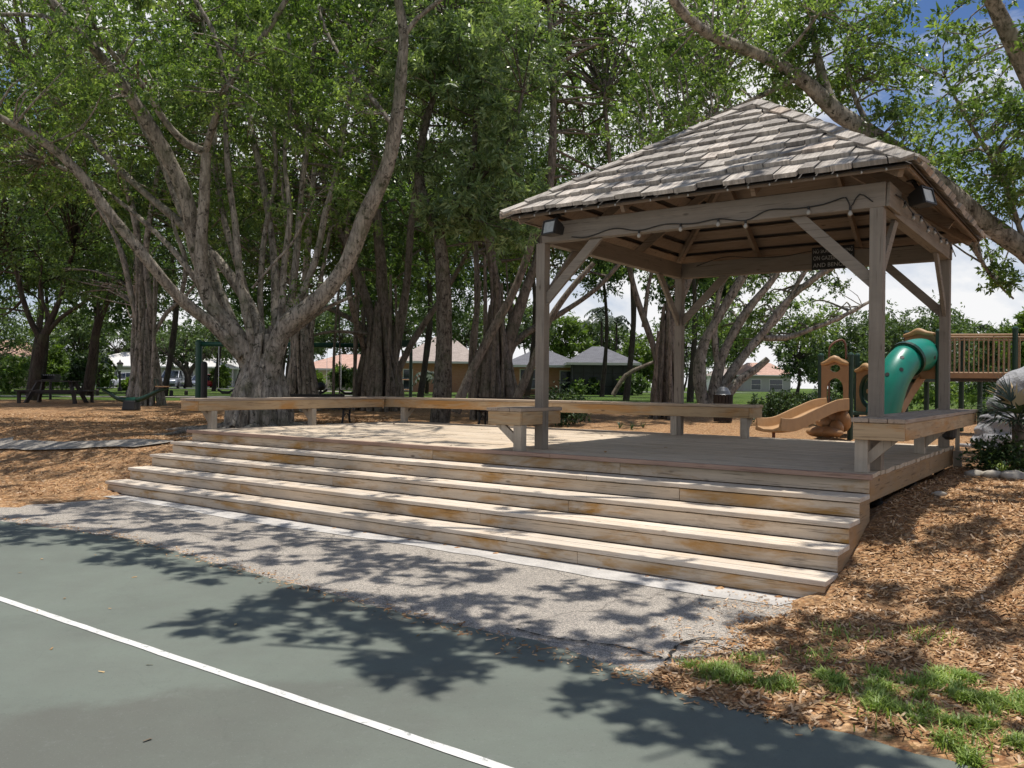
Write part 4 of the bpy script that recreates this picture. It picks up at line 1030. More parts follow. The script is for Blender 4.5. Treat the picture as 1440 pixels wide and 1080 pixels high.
banyan('grey banyan with sunlit twisted roots behind the green see-saw at left', 205, D, 0.80,
       [([(205, 566, D), (204, 500, D), (200, 440, D), (196, 380, D), (190, 310, D), (170, 230, D), (150, 130, D)], .27, .12),
        ([(207, 520, D), (212, 440, D), (205, 370, D), (215, 280, D), (235, 180, D), (240, 80, D)], .20, .09),
        ([(200, 480, D), (186, 420, D), (172, 360, D), (150, 310, D), (110, 250, D)], .18, .09),
        ([(190, 560, D + 1), (187, 500, D + 1), (190, 430, D + 1), (192, 380, D + .5)], .15, .12),
        ([(216, 470, D), (235, 440, D), (262, 415, D), (290, 380, D)], .13, .06)],
       [(x, RNG.uniform(360, 430)) for x in (192, 197, 203, 212, 217, 222)],
       [((150, 190, 28), (5, 2.4, 3.4), 90, .75, 130, .14), ((60, 120, 27), (4.5, 2.4, 3.4), 80, .75, 130, .14), ((250, 330, 29), (3.4, 2.0, 1.6), 44, .7, 130, .14), ((170, 390, 29), (2.4, 2.0, .8), 24, .6, 120, .13), ((300, 170, 28), (4, 2.4, 3.6), 70, .75, 130, .14)], 304, 'bark_grey', 'leaf_deep', 1.5, 16)
D = 21.5
banyan('banyan trunk wrapped in pale hanging roots behind the boxy bench stub', 697, D, 0.95,
       [([(697, 575, D), (698, 500, D), (700, 430, D), (690, 350, D), (680, 250, D), (690, 120, D)], .34, .12),
        ([(706, 560, D), (716, 480, D), (738, 410, D), (760, 350, D), (775, 250, D), (778, 120, D), (772, 0, D)], .28, .11),
        ([(640, 580, D - 2.2), (660, 530, D - 2.1), (690, 470, D - 2), (720, 415, D - 2), (745, 350, D - 2), (765, 280, D - 2)], .20, .13),
        ([(718, 580, D - 1), (738, 535, D - 1), (757, 490, D - 1), (773, 450, D - 1), (800, 410, D - 1), (835, 370, D - 1)], .19, .10),
        ([(706, 520, D), (722, 485, D), (750, 462, D), (790, 440, D), (840, 405, D), (880, 360, D)], .19, .08),
        ([(662, 575, D + 1), (664, 490, D + 1), (672, 420, D + 1), (668, 340, D + 1)], .16, .10)],
       [(x, RNG.uniform(340, 430)) for x in (668, 676, 682, 690, 694, 700, 706, 712, 720)],
       [((780, 140, 23), (3.6, 2.2, 3.0), 85, .65, 130, .125), ((720, 330, 24), (2.4, 1.8, 1.3), 34, .55, 120, .12), ((830, 330, 23.5), (2.0, 1.4, 1.2), 28, .55, 120, .12), ((740, 0, 23), (4, 2.5, 2.5), 60, .7, 130, .13)], 305, 'bark_brown', 'leaf')
D = 22.5
banyan('banyan trunk with fluted roots seen through the gazebo behind its rear left post', 938, D, 0.62,
       [([(938, 575, D), (936, 500, D), (945, 450, D), (965, 400, D), (985, 340, D), (1000, 250, D), (1010, 120, D)], .28, .10),
        ([(930, 560, D), (922, 500, D), (908, 455, D), (893, 410, D), (880, 350, D), (860, 250, D), (850, 130, D)], .18, .08),
        ([(905, 460, D), (912, 400, D), (925, 350, D), (930, 280, D)], .10, .06),
        ([(862, 556, D + 6), (880, 528, D + 6), (905, 515, D + 6), (930, 505, D + 6)], .14, .08)],
       [(x, RNG.uniform(420, 470)) for x in (926, 932, 940, 946, 950)],
       [((900, 120, 24), (3.4, 2.2, 2.8), 75, .62, 130, .12), ((880, 300, 24), (2.2, 1.6, 1.2), 26, .55, 110, .12), ((960, 350, 25), (1.8, 1.6, 1.0), 20, .5, 110, .12), ((990, 30, 24), (3.2, 2.2, 2.0), 40, .6, 120, .12)], 306, 'bark_brown', 'leaf')
# ---- leaning many stemmed tree seen through the gazebo
D = 25.0
b = gp(1000, D)
T = Tree('leaning_tree', 'clump of slim leaning grey trunks fanning to the right behind the gazebo', 'tree', b, 'bark_grey', 'leaf', seed=404)
for pix, r0, r1 in (([(990, 572, D), (983, 530, D), (988, 490, D), (1005, 455, D), (1035, 405, D), (1062, 360, D), (1090, 300, D), (1110, 220, D)], .19, .08),
                    ([(1000, 572, D), (1008, 530, D), (1020, 490, D), (1052, 435, D), (1090, 388, D), (1110, 340, D), (1150, 270, D)], .17, .07),
                    ([(1004, 574, D), (1022, 535, D), (1050, 495, D), (1078, 462, D), (1105, 425, D), (1150, 388, D), (1195, 362, D), (1240, 330, D)], .16, .06),
                    ([(1080, 460, D), (1100, 440, D), (1120, 400, D), (1140, 370, D), (1170, 330, D)], .09, .05),
                    ([(1072, 475, D), (1105, 475, D), (1140, 463, D), (1180, 447, D), (1212, 430, D), (1240, 415, D)], .09, .04),
                    ([(1010, 520, D), (1005, 470, D), (1012, 410, D), (1028, 370, D), (1035, 300, D)], .10, .05),
                    ([(1020, 560, D - .5), (1040, 535, D - .5), (1062, 520, D - .5), (1080, 505, D - .5)], .14, .09)):
    T.limb(pix, r0, r1, 8)
T.ball(at(1080, 350, 26), (2.4, 1.6, 1.3), 46, .5, 120, .12, sprays=10)
T.ball(at(1180, 390, 25.5), (1.2, 1.0, .5), 12, .35, 80, .11, sprays=8)
T.ball(at(1110, 450, 27), (1.5, 1.2, 1.0), 26, .48, 110, .12, sprays=10)
T.ball(at(1040, 460, 27), (1.3, 1.2, 1.0), 22, .48, 110, .12, sprays=10)
T.ball(at(1050, 240, 25), (2.6, 2, 1.6), 40, .55, 120, .12, sprays=10)
T.build()

# ---- large tree out on the right whose limb sweeps over the gazebo
D = 12.8
b = gp(1560, D)
T = Tree('fig_tree', 'pale fig limb sweeping diagonally over the gazebo roof from the right edge', 'tree', b, 'bark_grey', 'leaf', seed=505); T.slim = 0.88
T.tube([b - Vector((0, 0, .2)), at(1555, 560, D), at(1530, 470, D), at(1490, 400, D)], [.50, .36, .30, .22], 12)
T.limb([(1490, 400, D), (1440, 350, D), (1385, 312, D), (1335, 268, D), (1290, 232, D + .2), (1235, 195, D + .3), (1180, 160, D + .3), (1135, 118, D + .2), (1090, 88, D), (1040, 66, D - .3), (1000, 50, D - .6), (965, 22, D - 1), (940, -10, D - 1.4), (900, -70, D - 2)], .19, .06, 11)
T.limb([(1178, 160, D + .3), (1162, 125, D + .4), (1150, 80, D + .5), (1140, 20, D + .6), (1135, -40, D + .8)], .085, .05, 8)
T.limb([(1090, 88, D), (1120, 60, D - .2), (1150, 20, D - .5)], .04, .025, 6)
T.limb([(1230, 193, D + .3), (1205, 145, D + .5), (1190, 90, D + .7), (1195, 40, D + .9)], .05, .03, 7)
T.limb([(1120, 110, D + .1), (1060, 140, D + .2), (1000, 165, D + .4), (940, 180, D + .5), (900, 200, D + .6)], .05, .02, 7)
T.limb([(1400, 320, D), (1370, 345, D + .4), (1400, 395, D + .8), (1425, 420, D + 1)], .04, .02, 6)
T.limb([(1440, 340, D), (1410, 250, D - .2), (1380, 200, D - .3), (1350, 150, D - .4), (1330, 110, D - .4)], .05, .02, 7)
T.limb([(1540, 500, D), (1500, 250, D - 1), (1460, 130, D - 1.6), (1425, 60, D - 1.8), (1395, 0, D - 2), (1370, -60, D - 2.4)], .20, .09, 10)
for c, r, n, cr, nl in (((1340, 200, D), (1.5, 1.2, .8), 46, .34, 115), ((1410, 220, D), (1.0, 1.2, 1.1), 40, .36, 120), ((1300, 250, D + 1.5), (1.0, .9, .5), 20, .34, 110), ((1270, 60, D + .4), (.8, 1, .5), 14, .32, 100), ((1310, 300, D + 1.2), (.9, .8, .4), 12, .3, 90), ((1400, 300, D + 1), (.8, .8, .8), 16, .32, 90), ((1230, 110, D + 1), (.9, 1, .6), 17, .34, 100), ((1160, 70, D + .8), (1.4, 1.2, .9), 36, .38, 115), ((1070, 120, D + .8), (1.5, 1.2, .7), 34, .38, 115), ((1040, 20, D), (1.6, 1.4, .7), 32, .4, 120), ((1190, 30, D + .5), (1.1, 1.2, .6), 16, .36, 110), ((1420, 110, D - 1), (.7, 1, .5), 10, .32, 95), ((1350, 30, D - 1.6), (.6, .8, .35), 7, .28, 85), ((1290, 120, D), (.8, .8, .4), 7, .28, 80), ((1410, 392, D + .8), (.35, .4, .25), 9, .2, 90), ((1410, 60, D - 1.6), (.6, .8, .6), 7, .28, 85), ((960, 90, D + .6), (1.2, 1.2, 1.0), 24, .38, 110), ((920, 190, D + .8), (.9, .9, .5), 12, .34, 100)):
    T.ball(at(*c), r, n, cr, nl, .085, sprays=9, maxd=2.6)
# unseen limbs over steps and court, with loose leaf clumps placed to throw dappled shade
def over(ptg, h, r, nl, size=0.085):
    T.clumps([Vector(p) + SUNV * (h / SUNV.z) for p in ptg], r, nl, size, twig=False, sprays=10, flatten=0.45)
T.tube([at(1500, 410, D), Vector((7.5, 10.5, 5.4)), Vector((5.6, 8.2, 7.2)), Vector((3.4, 6.2, 7.6)), Vector((1.2, 5.4, 7.5)), Vector((-1.0, 5.6, 7.3))], [.18, .15, .10, .06, .035, .015], 9)
T.tube([Vector((3.4, 6.2, 7.6)), Vector((2.2, 4.9, 7.4)), Vector((1.0, 4.1, 7.2))], [.035, .025, .012], 8)
T.tube([Vector((5.6, 8.2, 7.2)), Vector((3, 8.6, 9.2)), Vector((0, 9, 9.8)), Vector((-3, 9.6, 9.6)), Vector((-6, 9.8, 9.2))], [.09, .06, .045, .03, .015], 8)
rg = random.Random(9)
blob1 = [(330, 858), (300, 880), (390, 842), (430, 862), (450, 835), (500, 850), (520, 880), (480, 890), (570, 868), (600, 900), (640, 885), (690, 875), (560, 925), (610, 940), (660, 920), (720, 900), (760, 915), (590, 955), (380, 885), (640, 850), (800, 925)]
blob2 = [(950, 990), (1000, 1010), (1050, 1015), (1100, 1035), (930, 1025), (1010, 1050), (1080, 1070), (1150, 1060), (900, 985), (860, 985), (1190, 1085)]
blob3 = [(20, 748), (60, 752), (110, 762), (150, 768), (0, 768), (200, 775)]
over([flat(x, y, 0) for x, y in blob1], 6.6, .31, 380, .10)
over([flat(x, y, 0) for x, y in blob2], 6.2, .29, 360, .10)
over([flat(x, y, 0) for x, y in blob3], 7.2, .36, 330, .10)
pts = []
for u, v0, v1, dens in [(u, -3.3, -1.55, 0.64) for u in np.arange(-9, 0.6, .55)]:
    for v in np.arange(v0, v1, .45):
        if rg.random() < dens: pts.append(dk(u + rg.uniform(-.25, .25), v + rg.uniform(-.2, .2), 0))
over(pts, 6.8, .31, 260, .10)
pts = []
for u in np.arange(-9.5, 0.2, .55):
    for v in np.arange(-1.3, 0.3, .5):
        if rg.random() < 0.22: pts.append(dk(u + rg.uniform(-.3, .3), v + rg.uniform(-.25, .25), .4))
over(pts, 8.0, .30, 200, .10)
pts = []
for u in np.arange(-9.4, -4.0, .7):
    for v in np.arange(0.3, 4.5, .7):
        if rg.random() < 0.40: pts.append(dk(u + rg.uniform(-.3, .3), v + rg.uniform(-.3, .3), .8))
over(pts, 8.6, .36, 170, .10)
pts = []
for u in np.arange(0.5, 6.0, .55):
    for v in np.arange(-3.0, 4.6, .55):
        if rg.random() < 0.58: pts.append(dk(u + rg.uniform(-.3, .3), v + rg.uniform(-.3, .3), .2))
over(pts, 7.0, .33, 340, .10)
pts = []
for x in np.arange(-14.0, -4.6, .8):
    for y in np.arange(9.8, 17, .8):
        if uv_of(x, y)[0] < -9.7 and rg.random() < 0.30: pts.append(Vector((x + rg.uniform(-.35, .35), y + rg.uniform(-.35, .35), .3)))
over(pts, 8.5, .44, 330, .11)
pts = [dk(rg.uniform(UL - .4, UR + .4), rg.uniform(VF - .4, VB + .4), 4.2) for i in range(9)]
over(pts, 4.6, .26, 150, .10)  # unseen leaf clumps added above the roof to streak it with shade
over([flat(x, y, 0) for x, y in ((1230, 1000), (1290, 1040), (1340, 1010), (1420, 1045), (1170, 1030))], 6.0, .2, 80)
T.build()

# ---- dark trees by the picnic table and other trees further back
def simple_tree(name, label, cat, px, D, stems, crowns, bark, leaf, seed, group=None, foot=None):
    b = gp(px, D)
    T = Tree(name, label, cat, b, bark, leaf, group, seed); T.slim = .8
    for st in stems: T.limb(st[0], st[1], st[2], 8)
    for c in crowns: T.ball(at(*c[0]), c[1], c[2], c[3], c[4], c[5], sprays=9, maxd=5)
    T.build(); return T
D = 31.0
simple_tree('oak_tree', 'dark forked tree standing behind the picnic table', 'tree', 45, D,
            [([(45, 562, D), (50, 530, D), (56, 495, D), (62, 470, D)], .26, .20), ([(60, 480, D), (45, 455, D), (32, 420, D), (24, 385, D), (10, 340, D)], .16, .07), ([(62, 472, D), (74, 445, D), (86, 415, D), (92, 385, D), (105, 350, D)], .16, .07), ([(66, 468, D), (85, 447, D), (108, 432, D), (128, 418, D), (150, 400, D)], .11, .05), ([(72, 450, D), (62, 430, D), (56, 400, D), (60, 370, D)], .09, .04)],
            [((35, 370, 32), (3.4, 2, 1.1), 40, .6, 120, .14), ((110, 385, 32.5), (2.4, 2, .8), 24, .55, 110, .14), ((30, 270, 31), (4, 2.4, 2.4), 60, .75, 120, .15), ((10, 430, 33), (1.3, 1.4, .9), 10, .5, 90, .14), ((120, 300, 31), (3, 2, 2), 40, .7, 120, .15)], 'bark_dark', 'leaf_deep', 601)
D = 32.0
simple_tree('oak_tree', 'slim dark tree with a kinked trunk right of the picnic table', 'tree', 124, D,
            [([(124, 556, D), (127, 520, D), (133, 480, D), (138, 455, D), (148, 430, D), (160, 410, D), (172, 395, D)], .24, .10), ([(140, 450, D), (138, 425, D), (132, 405, D)], .11, .06), ([(150, 425, D), (158, 395, D), (168, 370, D)], .08, .05)],
            [((165, 380, 33), (2.4, 1.8, 1.0), 28, .55, 110, .14), ((120, 400, 33.5), (1.4, 1.4, .6), 10, .5, 90, .14)], 'bark_dark', 'leaf_deep', 602)
D = 88.0
simple_tree('oak_tree', 'small spreading tree in front of the white roofed house', 'tree', 265, D,
            [([(265, 545, D), (264, 530, D), (258, 518, D), (246, 508, D), (238, 500, D)], .5, .2), ([(264, 530, D), (270, 518, D), (278, 508, D)], .35, .2), ([(264, 528, D), (262, 512, D), (258, 500, D)], .3, .15)],
            [((255, 488, 90), (4.6, 3, 1.8), 60, 1.1, 90, .34), ((300, 478, 92), (4, 3, 2), 40, 1.1, 90, .34)], 'bark_dark', 'leaf_far', 603)
# crowns closing the view behind everything
def clump_tree(name, label, cat, px, D, top, bottom, wpx, leaf, seed, group=None, n=70, size=None, trunk=True, nl=90):
    b = gp(px, D); T = Tree(name, label, cat, b, 'bark_dark', leaf, group, seed)
    zt, zb = at(px, top, D).z, max(at(px, bottom, D).z, b.z + 0.1)
    w = wpx / F * D / 2; hz_ = (zt - zb) / 2
    tr_ = min(.022 * zt, .14); bz = zb + hz_ * .6
    if trunk: T.tube([b - Vector((0, 0, .2)), (b.x + .1 * w, D, (b.z + bz) / 2), (b.x, D, bz)], [tr_ + .04, tr_, .05], 7)
    cr = max(0.35, min(w, hz_) * 0.36); size = size or max(0.10, D * 0.0045)
    rg = T.rg
    for k in range(3):
        c = Vector((b.x + rg.uniform(-.35, .35) * w, D + rg.uniform(-.3, .3) * w, zb + hz_ * (1 + rg.uniform(-.2, .2))))
        T.ball(c, (w * .72, min(w, 5) * .6, hz_ * .86), n // 3, cr, nl, size, sprays=8, maxd=8, hollow=.5)
    T.build(); return T
far_trees = [
    # px, D, top, bottom, width, leaf
    (-20, 70, 400, 540, 170, 'leaf_far'), (60, 78, 430, 540, 130, 'leaf_bright'), (115, 66, 425, 545, 110, 'leaf_far'), (165, 120, 440, 520, 120, 'leaf_far'),
    (230, 128, 455, 512, 120, 'leaf_far'), (330, 125, 430, 515, 140, 'leaf_far'), (420, 118, 430, 515, 120, 'leaf_deep'), (480, 112, 420, 510, 120, 'leaf_far'),
    (560, 108, 400, 500, 130, 'leaf_far'), (650, 112, 420, 520, 120, 'leaf_far'), (735, 110, 430, 505, 110, 'leaf_far'), (790, 118, 445, 510, 90, 'leaf_bright'),
    (850, 122, 448, 500, 110, 'leaf_far'), (900, 78, 462, 545, 80, 'leaf_bright'), (960, 120, 430, 535, 120, 'leaf_far'), (1030, 150, 445, 520, 90, 'leaf_far'),
    (1120, 75, 440, 535, 90, 'leaf_far'), (1175, 160, 478, 545, 100, 'leaf_far'), (1215, 90, 440, 548, 120, 'leaf_far'), (1285, 62, 418, 550, 140, 'leaf_far'), (1350, 85, 445, 548, 110, 'leaf_far'), (1410, 70, 462, 548, 110, 'leaf_far'), (1490, 66, 440, 552, 130, 'leaf_far')]
far_lab = ['pale green tree mass at the far left edge beyond the lawn', 'bright bushy tree between the two dark trunks at far left', 'soft green tree behind the clipped round bush', 'far tree rising left behind the white roofed house',
           'far tree above the middle of the white roof', 'far tree behind the parked red car', 'dark far tree left of the salmon roofed house', 'far tree over the salmon roofed house',
           'tall far tree behind the central banyan', 'far tree above the taupe roofed brick house', 'far tree showing between banyan and gazebo post', 'yellow green far tree beside the screened house',
           'far tree above the slate roof of the screened house', 'bright leafy tree right of the slate roofed house', 'far tree behind the rear left gazebo post', 'low far tree left of the tan roofed house',
           'drooping dark tree on the lawn right of the tan roofed house', 'hazy far trees on the horizon left of the playground', 'rounded tree behind the arched playground panel', 'broad rounded tree behind the green tube slide',
           'tree behind the start of the play bridge', 'leafy tree behind the play bridge railing', 'tree past the right end of the play bridge']
for i, (px, D, t, bo, w, lf) in enumerate(far_trees):
    clump_tree('broadleaf_tree', far_lab[i], 'tree', px, D, t, bo, w, lf, 700 + i, 'trees beyond the lawn', n=66 if px < 1150 else 120)
clump_tree('broadleaf_tree', 'bright lime green tree at the right edge above the play bridge', 'tree', 1440, 40, 432, 520, 60, 'leaf_bright', 760, 'trees beyond the lawn', n=60)
# dense tall trees behind the figs keep the upper picture closed
wall_trees = [(40, 40, 60, 400, 330), (230, 44, 30, 420, 330), (400, 46, 10, 430, 300), (590, 42, 20, 430, 280), (740, 44, 60, 440, 240), (880, 44, 70, 430, 200), (970, 42, 150, 420, 130)]
wl = ['tall dense tree deep behind the left edge trunks', 'tall dense tree deep behind the left limbs of the huge fig', 'tall dense tree deep behind the middle of the huge fig', 'tall dense tree deep behind the mottled trunk', 'tall dense tree deep behind the leaning banyan branch', 'tall dense tree deep behind the gazebo roof', 'narrow tall tree behind the gazebo peak']
for i, (px, D, t, bo, w) in enumerate(wall_trees):
    clump_tree('broadleaf_tree', wl[i], 'tree', px, D, t, bo, w, 'leaf_deep' if i % 2 == 0 else 'leaf', 780 + i, 'tall trees behind the figs', n=130 if i < 5 else 80, size=.2, nl=130)
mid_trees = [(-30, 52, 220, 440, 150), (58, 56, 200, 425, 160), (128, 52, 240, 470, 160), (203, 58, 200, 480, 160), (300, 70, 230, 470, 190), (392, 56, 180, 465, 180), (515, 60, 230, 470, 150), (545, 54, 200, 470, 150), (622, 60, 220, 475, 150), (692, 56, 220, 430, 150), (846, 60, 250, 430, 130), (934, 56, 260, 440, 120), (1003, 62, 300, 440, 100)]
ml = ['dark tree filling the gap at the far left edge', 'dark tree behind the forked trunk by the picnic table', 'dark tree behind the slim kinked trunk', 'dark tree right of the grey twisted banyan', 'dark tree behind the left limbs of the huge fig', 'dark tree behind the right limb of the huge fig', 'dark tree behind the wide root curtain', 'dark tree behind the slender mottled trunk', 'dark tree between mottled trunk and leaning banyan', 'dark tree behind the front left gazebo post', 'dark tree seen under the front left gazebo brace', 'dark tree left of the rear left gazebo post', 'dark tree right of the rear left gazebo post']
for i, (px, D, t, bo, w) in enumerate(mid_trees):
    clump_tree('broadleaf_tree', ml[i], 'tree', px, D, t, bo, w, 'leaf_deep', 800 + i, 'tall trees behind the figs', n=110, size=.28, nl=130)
# bushes and hedges
bushes = [(110, 58, 497, 548, 36, 'leaf_hedge', 'big clipped round bush behind the picnic table'), (15, 52, 500, 556, 60, 'leaf', 'loose bush under the salmon roof at the left edge'), (75, 60, 490, 548, 46, 'leaf_bright', 'pale flowering bush behind the forked dark tree'),
          (148, 75, 505, 552, 20, 'leaf_bright', 'small bright shrub left of the lamp post'), (182, 66, 537, 556, 22, 'leaf_bright', 'low yellow green shrub by the lamp post'), (312, 90, 518, 545, 26, 'leaf_bright', 'small shrub at the right end of the white house'),
          (480, 62, 514, 548, 40, 'leaf_deep', 'dark bush in front of the salmon roofed house'), (440, 66, 528, 548, 24, 'leaf_bright', 'low bright bush left of the dark one by the salmon house'), (830, 70, 532, 552, 60, 'leaf_deep', 'low planting along the screened house'), (888, 68, 530, 552, 50, 'leaf_deep', 'low planting right of the screened house'),
          (790, 19.5, 556, 602, 78, 'leaf_hedge', 'low dark shrub behind the rear bench by the front left post'), (1340, 30, 535, 572, 120, 'leaf', 'low shrubs under the play bridge'), (1270, 30, 520, 575, 110, 'leaf', 'shrubs behind the tube slide'), (1400, 28, 525, 552, 120, 'leaf_hedge', 'dark shrubs under the right part of the play bridge'), (1205, 34, 520, 562, 60, 'leaf_hedge', 'dark shrub behind the green playground posts')]
for i, (px, D, t, bo, w, lf, lab) in enumerate(bushes):
    clump_tree('bush', lab, 'bush', px, D, t, bo, w, lf, 820 + i, 'garden bushes', n=42, trunk=False, size=max(.06, D * .0042), nl=80)
# hedge right of the rear bench
hb = gp(1110, 20.5)
T = Tree('hedge', 'dense dark green hedge between the rear bench and the tan slide', 'hedge', hb, 'bark_dark', 'leaf_hedge', seed=850)
cs = [at(px + RNG.uniform(-5, 5), RNG.uniform(556, 592), 20.5 + RNG.uniform(-.7, .7)) for px in np.arange(1058, 1180, 1.6)]
T.clumps(cs, .22, 120, .075, twig=False, sprays=9); T.build()
# small ferns/sprouts in the mulch behind the deck
def tuft(name, label, p, n, ln, w, mat, droop=.35, group=None, spread=1.0, seed=0):
    t = thing(name, label, 'plant', p, 0, group); rg = random.Random(seed); m = MB()
    for i in range(n):
        a = rg.uniform(0, 2 * PI); e = rg.uniform(.25, 1.35); L_ = ln * rg.uniform(.65, 1.1)
        d = Vector((math.cos(a) * math.cos(e) * spread, math.sin(a) * math.cos(e) * spread, math.sin(e)))
        sd = Vector((-math.sin(a), math.cos(a), 0)); pts = []
        for k in range(5):
            s = k / 4; q = d * L_ * s - Vector((0, 0, droop * L_ * s * s)); ww = w * (1 - s) ** .7 * (0.6 + s * .9)
            pts.append((q - sd * ww, q + sd * ww))
        r = rg.random()
        for k in range(4): m.quad(pts[k][0], pts[k][1], pts[k + 1][1], pts[k + 1][0], rnd=r)
    m.build('leaves', M[mat], t); return t
for i, (px, D) in enumerate(((872, 18.6), (888, 18.3), (905, 18.7))):
    tuft('fern', ['small tuft of green sprouts left in the mulch behind the rear bench', 'small middle tuft of sprouts in the mulch behind the rear bench', 'small right tuft of sprouts in the mulch near the rear left post'][i], gp(px, D), 16, .28, .012, 'leaf_hedge', group='sprouts in the mulch', seed=i)
# palm at the right edge: stiff pointed leaves in fans
pp = gp(1432, 10.6)
t = thing('palm', 'young spiky fan palm at the right edge beside the grey climbing rock', 'palm', pp)
m = MB(); m.tube([(0, 0, -.1), (0.02, 0, .3), (0.0, 0.02, .66)], [.09, .085, .06], 9); m.build('trunk', M['bark_brown'], t, smooth=True)
rg = random.Random(31)
for k in range(20):
    m = MB(); a = k * 2.4; el = rg.uniform(-.1, 1.25)
    d = Vector((math.cos(a) * math.cos(el), math.sin(a) * math.cos(el), math.sin(el)))
    c0 = Vector((0, 0, .62)); c1 = c0 + d * rg.uniform(.20, .32)
    m.tube([c0, c1], [.012, .008], 5)
    sd = d.cross(Vector((0, 0, 1))).normalized(); up = sd.cross(d)
    r = rg.random()
    for j in range(17):
        th = (j / 16 - .5) * 2.3
        dd = (d * math.cos(th) + sd * math.sin(th) + up * rg.uniform(-.08, .08)).normalized(); L_ = rg.uniform(.40, .56) * (1 - .22 * abs(th))
        w = dd.cross(up).normalized() * .014
        mid = c1 + dd * L_ * .5; tip = c1 + dd * L_ - Vector((0, 0, .05 + rg.uniform(0, .06)))
        m.quad(c1 - w * .4, c1 + w * .4, mid + w, mid - w, rnd=r); m.quad(mid - w, mid + w, tip + w * .06, tip - w * .06, rnd=r)
    m.build('frond', M['litter'] if k in (3, 11) else M['palm'], t)
clump_tree('bush', 'low leafy plants at the foot of the spiky palm', 'bush', 1408, 10.5, 646, 670, 52, 'leaf_hedge', 870, 'garden bushes', n=30, trunk=False, size=.07, nl=60)
tuft('grass_clump', 'dry arching grass clump under the spiky palm', gp(1412, 10.2), 40, .5, .008, 'blade', .7, seed=5)
for i, (px, D, s, l) in enumerate(((1372, 9.95, .12, 'flat pale edging stone nearest the deck corner'), (1398, 9.8, .15, 'flat pale edging stone below the palm'), (1428, 9.7, .17, 'rounded pale edging stone at the right frame edge'), (1322, 8.0, .07, 'small grey stone lying in the sunlit mulch'))):
    t = gp(px, D, .02); m = MB(); m.off = t.copy(); m.blob(t, s, s * .7, s * .4, 16, 10, .16, i); o = m.build('edging_stone', M['stone'], smooth=True); o.location = t
    props(o, l, 'stone', 'stones edging the mulch')

# ================================================================== playground
PLD = 16.8
pl0 = gp(1175, PLD)
play = thing('play_structure', 'tan and green playground with open slide, tube slide and slatted bridge', 'playground', pl0)
def PM():
    m = MB(); m.off = pl0.copy(); return m
def post(px, ytop, D, r=.055, mat='dgreen'):
    b = gp(px, D, -.05); t = at(px, ytop, D); m = PM()
    m.tube([b, Vector((b.x, D, t.z - .03))], r, 12); m.lathe(Vector((b.x, D, t.z - .03)), [(r * 1.12, 0), (r * 1.12, .02), (r * .8, .05), (r * .2, .065)], 12)
    m.build('post', M[mat], play, smooth=False)
for px, y, D in ((1154, 499, 16.8), (1196, 498, 16.5), (1205, 499, 17.6), (1274, 467, 18.2), (1319, 465, 17.4), (1303, 534, 19.0), (1352, 470, 19.2), (1427, 461, 17.6), (1166, 560, 18.2), (1378, 531, 19.4)): post(px, y, D)
def panel(corners, name, holes, mat, cap=None):
    """moulded panel: outline with real openings, built as an extruded ring"""
    (x0, D0_), (x1, D1_), yt, yb = corners
    P0, P1 = at(x0, yb, D0_), at(x1, yb, D1_); top = at((x0 + x1) / 2, yt, (D0_ + D1_) / 2).z
    wv = P1 - P0; wv.z = 0; wl_ = wv.length; wx = wv.normalized(); nrm = Vector((wx.y, -wx.x, 0)); zb = P0.z; h = top - zb
    bm = bmesh.new(); loops = []
    def loop(pts):
        vs = [bm.verts.new(P0 * 1 + wx * (a * wl_) + Vector((0, 0, b * h)) - pl0) for a, b in pts]
        return [bm.edges.new((vs[i], vs[(i + 1) % len(vs)])) for i in range(len(vs))]
    out = [(0, 0), (1, 0), (1, .90)] + [(1 - i / 12, .90 + .10 * math.sin(PI * i / 12) ** 0.8) for i in range(1, 12)] + [(0, .90)]
    es = loop(out)
    for hp in holes: es += loop(hp)
    r = bmesh.ops.triangle_fill(bm, use_beauty=True, use_dissolve=False, edges=es)
    fs = [f for f in r['geom'] if isinstance(f, bmesh.types.BMFace)]
    g = bmesh.ops.extrude_face_region(bm, geom=fs)
    bmesh.ops.translate(bm, verts=[v for v in g['geom'] if isinstance(v, bmesh.types.BMVert)], vec=nrm * .07)
    bmesh.ops.recalc_face_normals(bm, faces=bm.faces)
    me = bpy.data.meshes.new('panel'); bm.to_mesh(me); bm.free(); me.materials.append(M[mat])
    o = bpy.data.objects.new('panel', me); COL.objects.link(o); o.parent = play
    def pt(a, b, d=0.0): return P0 + wx * (a * wl_) + Vector((0, 0, b * h)) + nrm * d
    return o, pt, nrm, h, wl_
def ell(cx, cy, rx, ry, n=20): return [(cx + rx * math.cos(2 * PI * i / n), cy + ry * math.sin(2 * PI * i / n)) for i in range(n)]
arch = [(.19, .03), (.81, .03), (.81, .42)] + [(.5 + .31 * math.cos(PI * i / 10), .42 + .20 * math.sin(PI * i / 10)) for i in range(1, 10)] + [(.19, .42)]
o, pt, nn, h, wl_ = panel(((1156, 16.8), (1194, 16.5), 503, 578), 'panel', [arch, ell(.5, .80, .20, .07)], 'tan')
m = PM(); m.tube([pt(0, .88, .09), pt(.22, .91, .1), pt(.5, .98, .11), pt(.78, .91, .1), pt(1, .88, .09)], [.03, .05, .07, .05, .03], 10, smooth_path=.05); m.build('panel_cap', M['tan_light'], play, smooth=True)
o, pt, nn, h, wl_ = panel(((1208, 17.4), (1240, 16.6), 513, 582), 'panel', [ell(.55, .47, .36, .30, 26), ], 'tan')
m = PM()
for k in range(26):
    a0_, a1_ = 2 * PI * k / 26, 2 * PI * (k + 1) / 26
m.tube([pt(.55 + .37 * math.cos(2 * PI * k / 26), .47 + .31 * math.sin(2 * PI * k / 26), .04) for k in range(27)], .045, 8, caps=False)
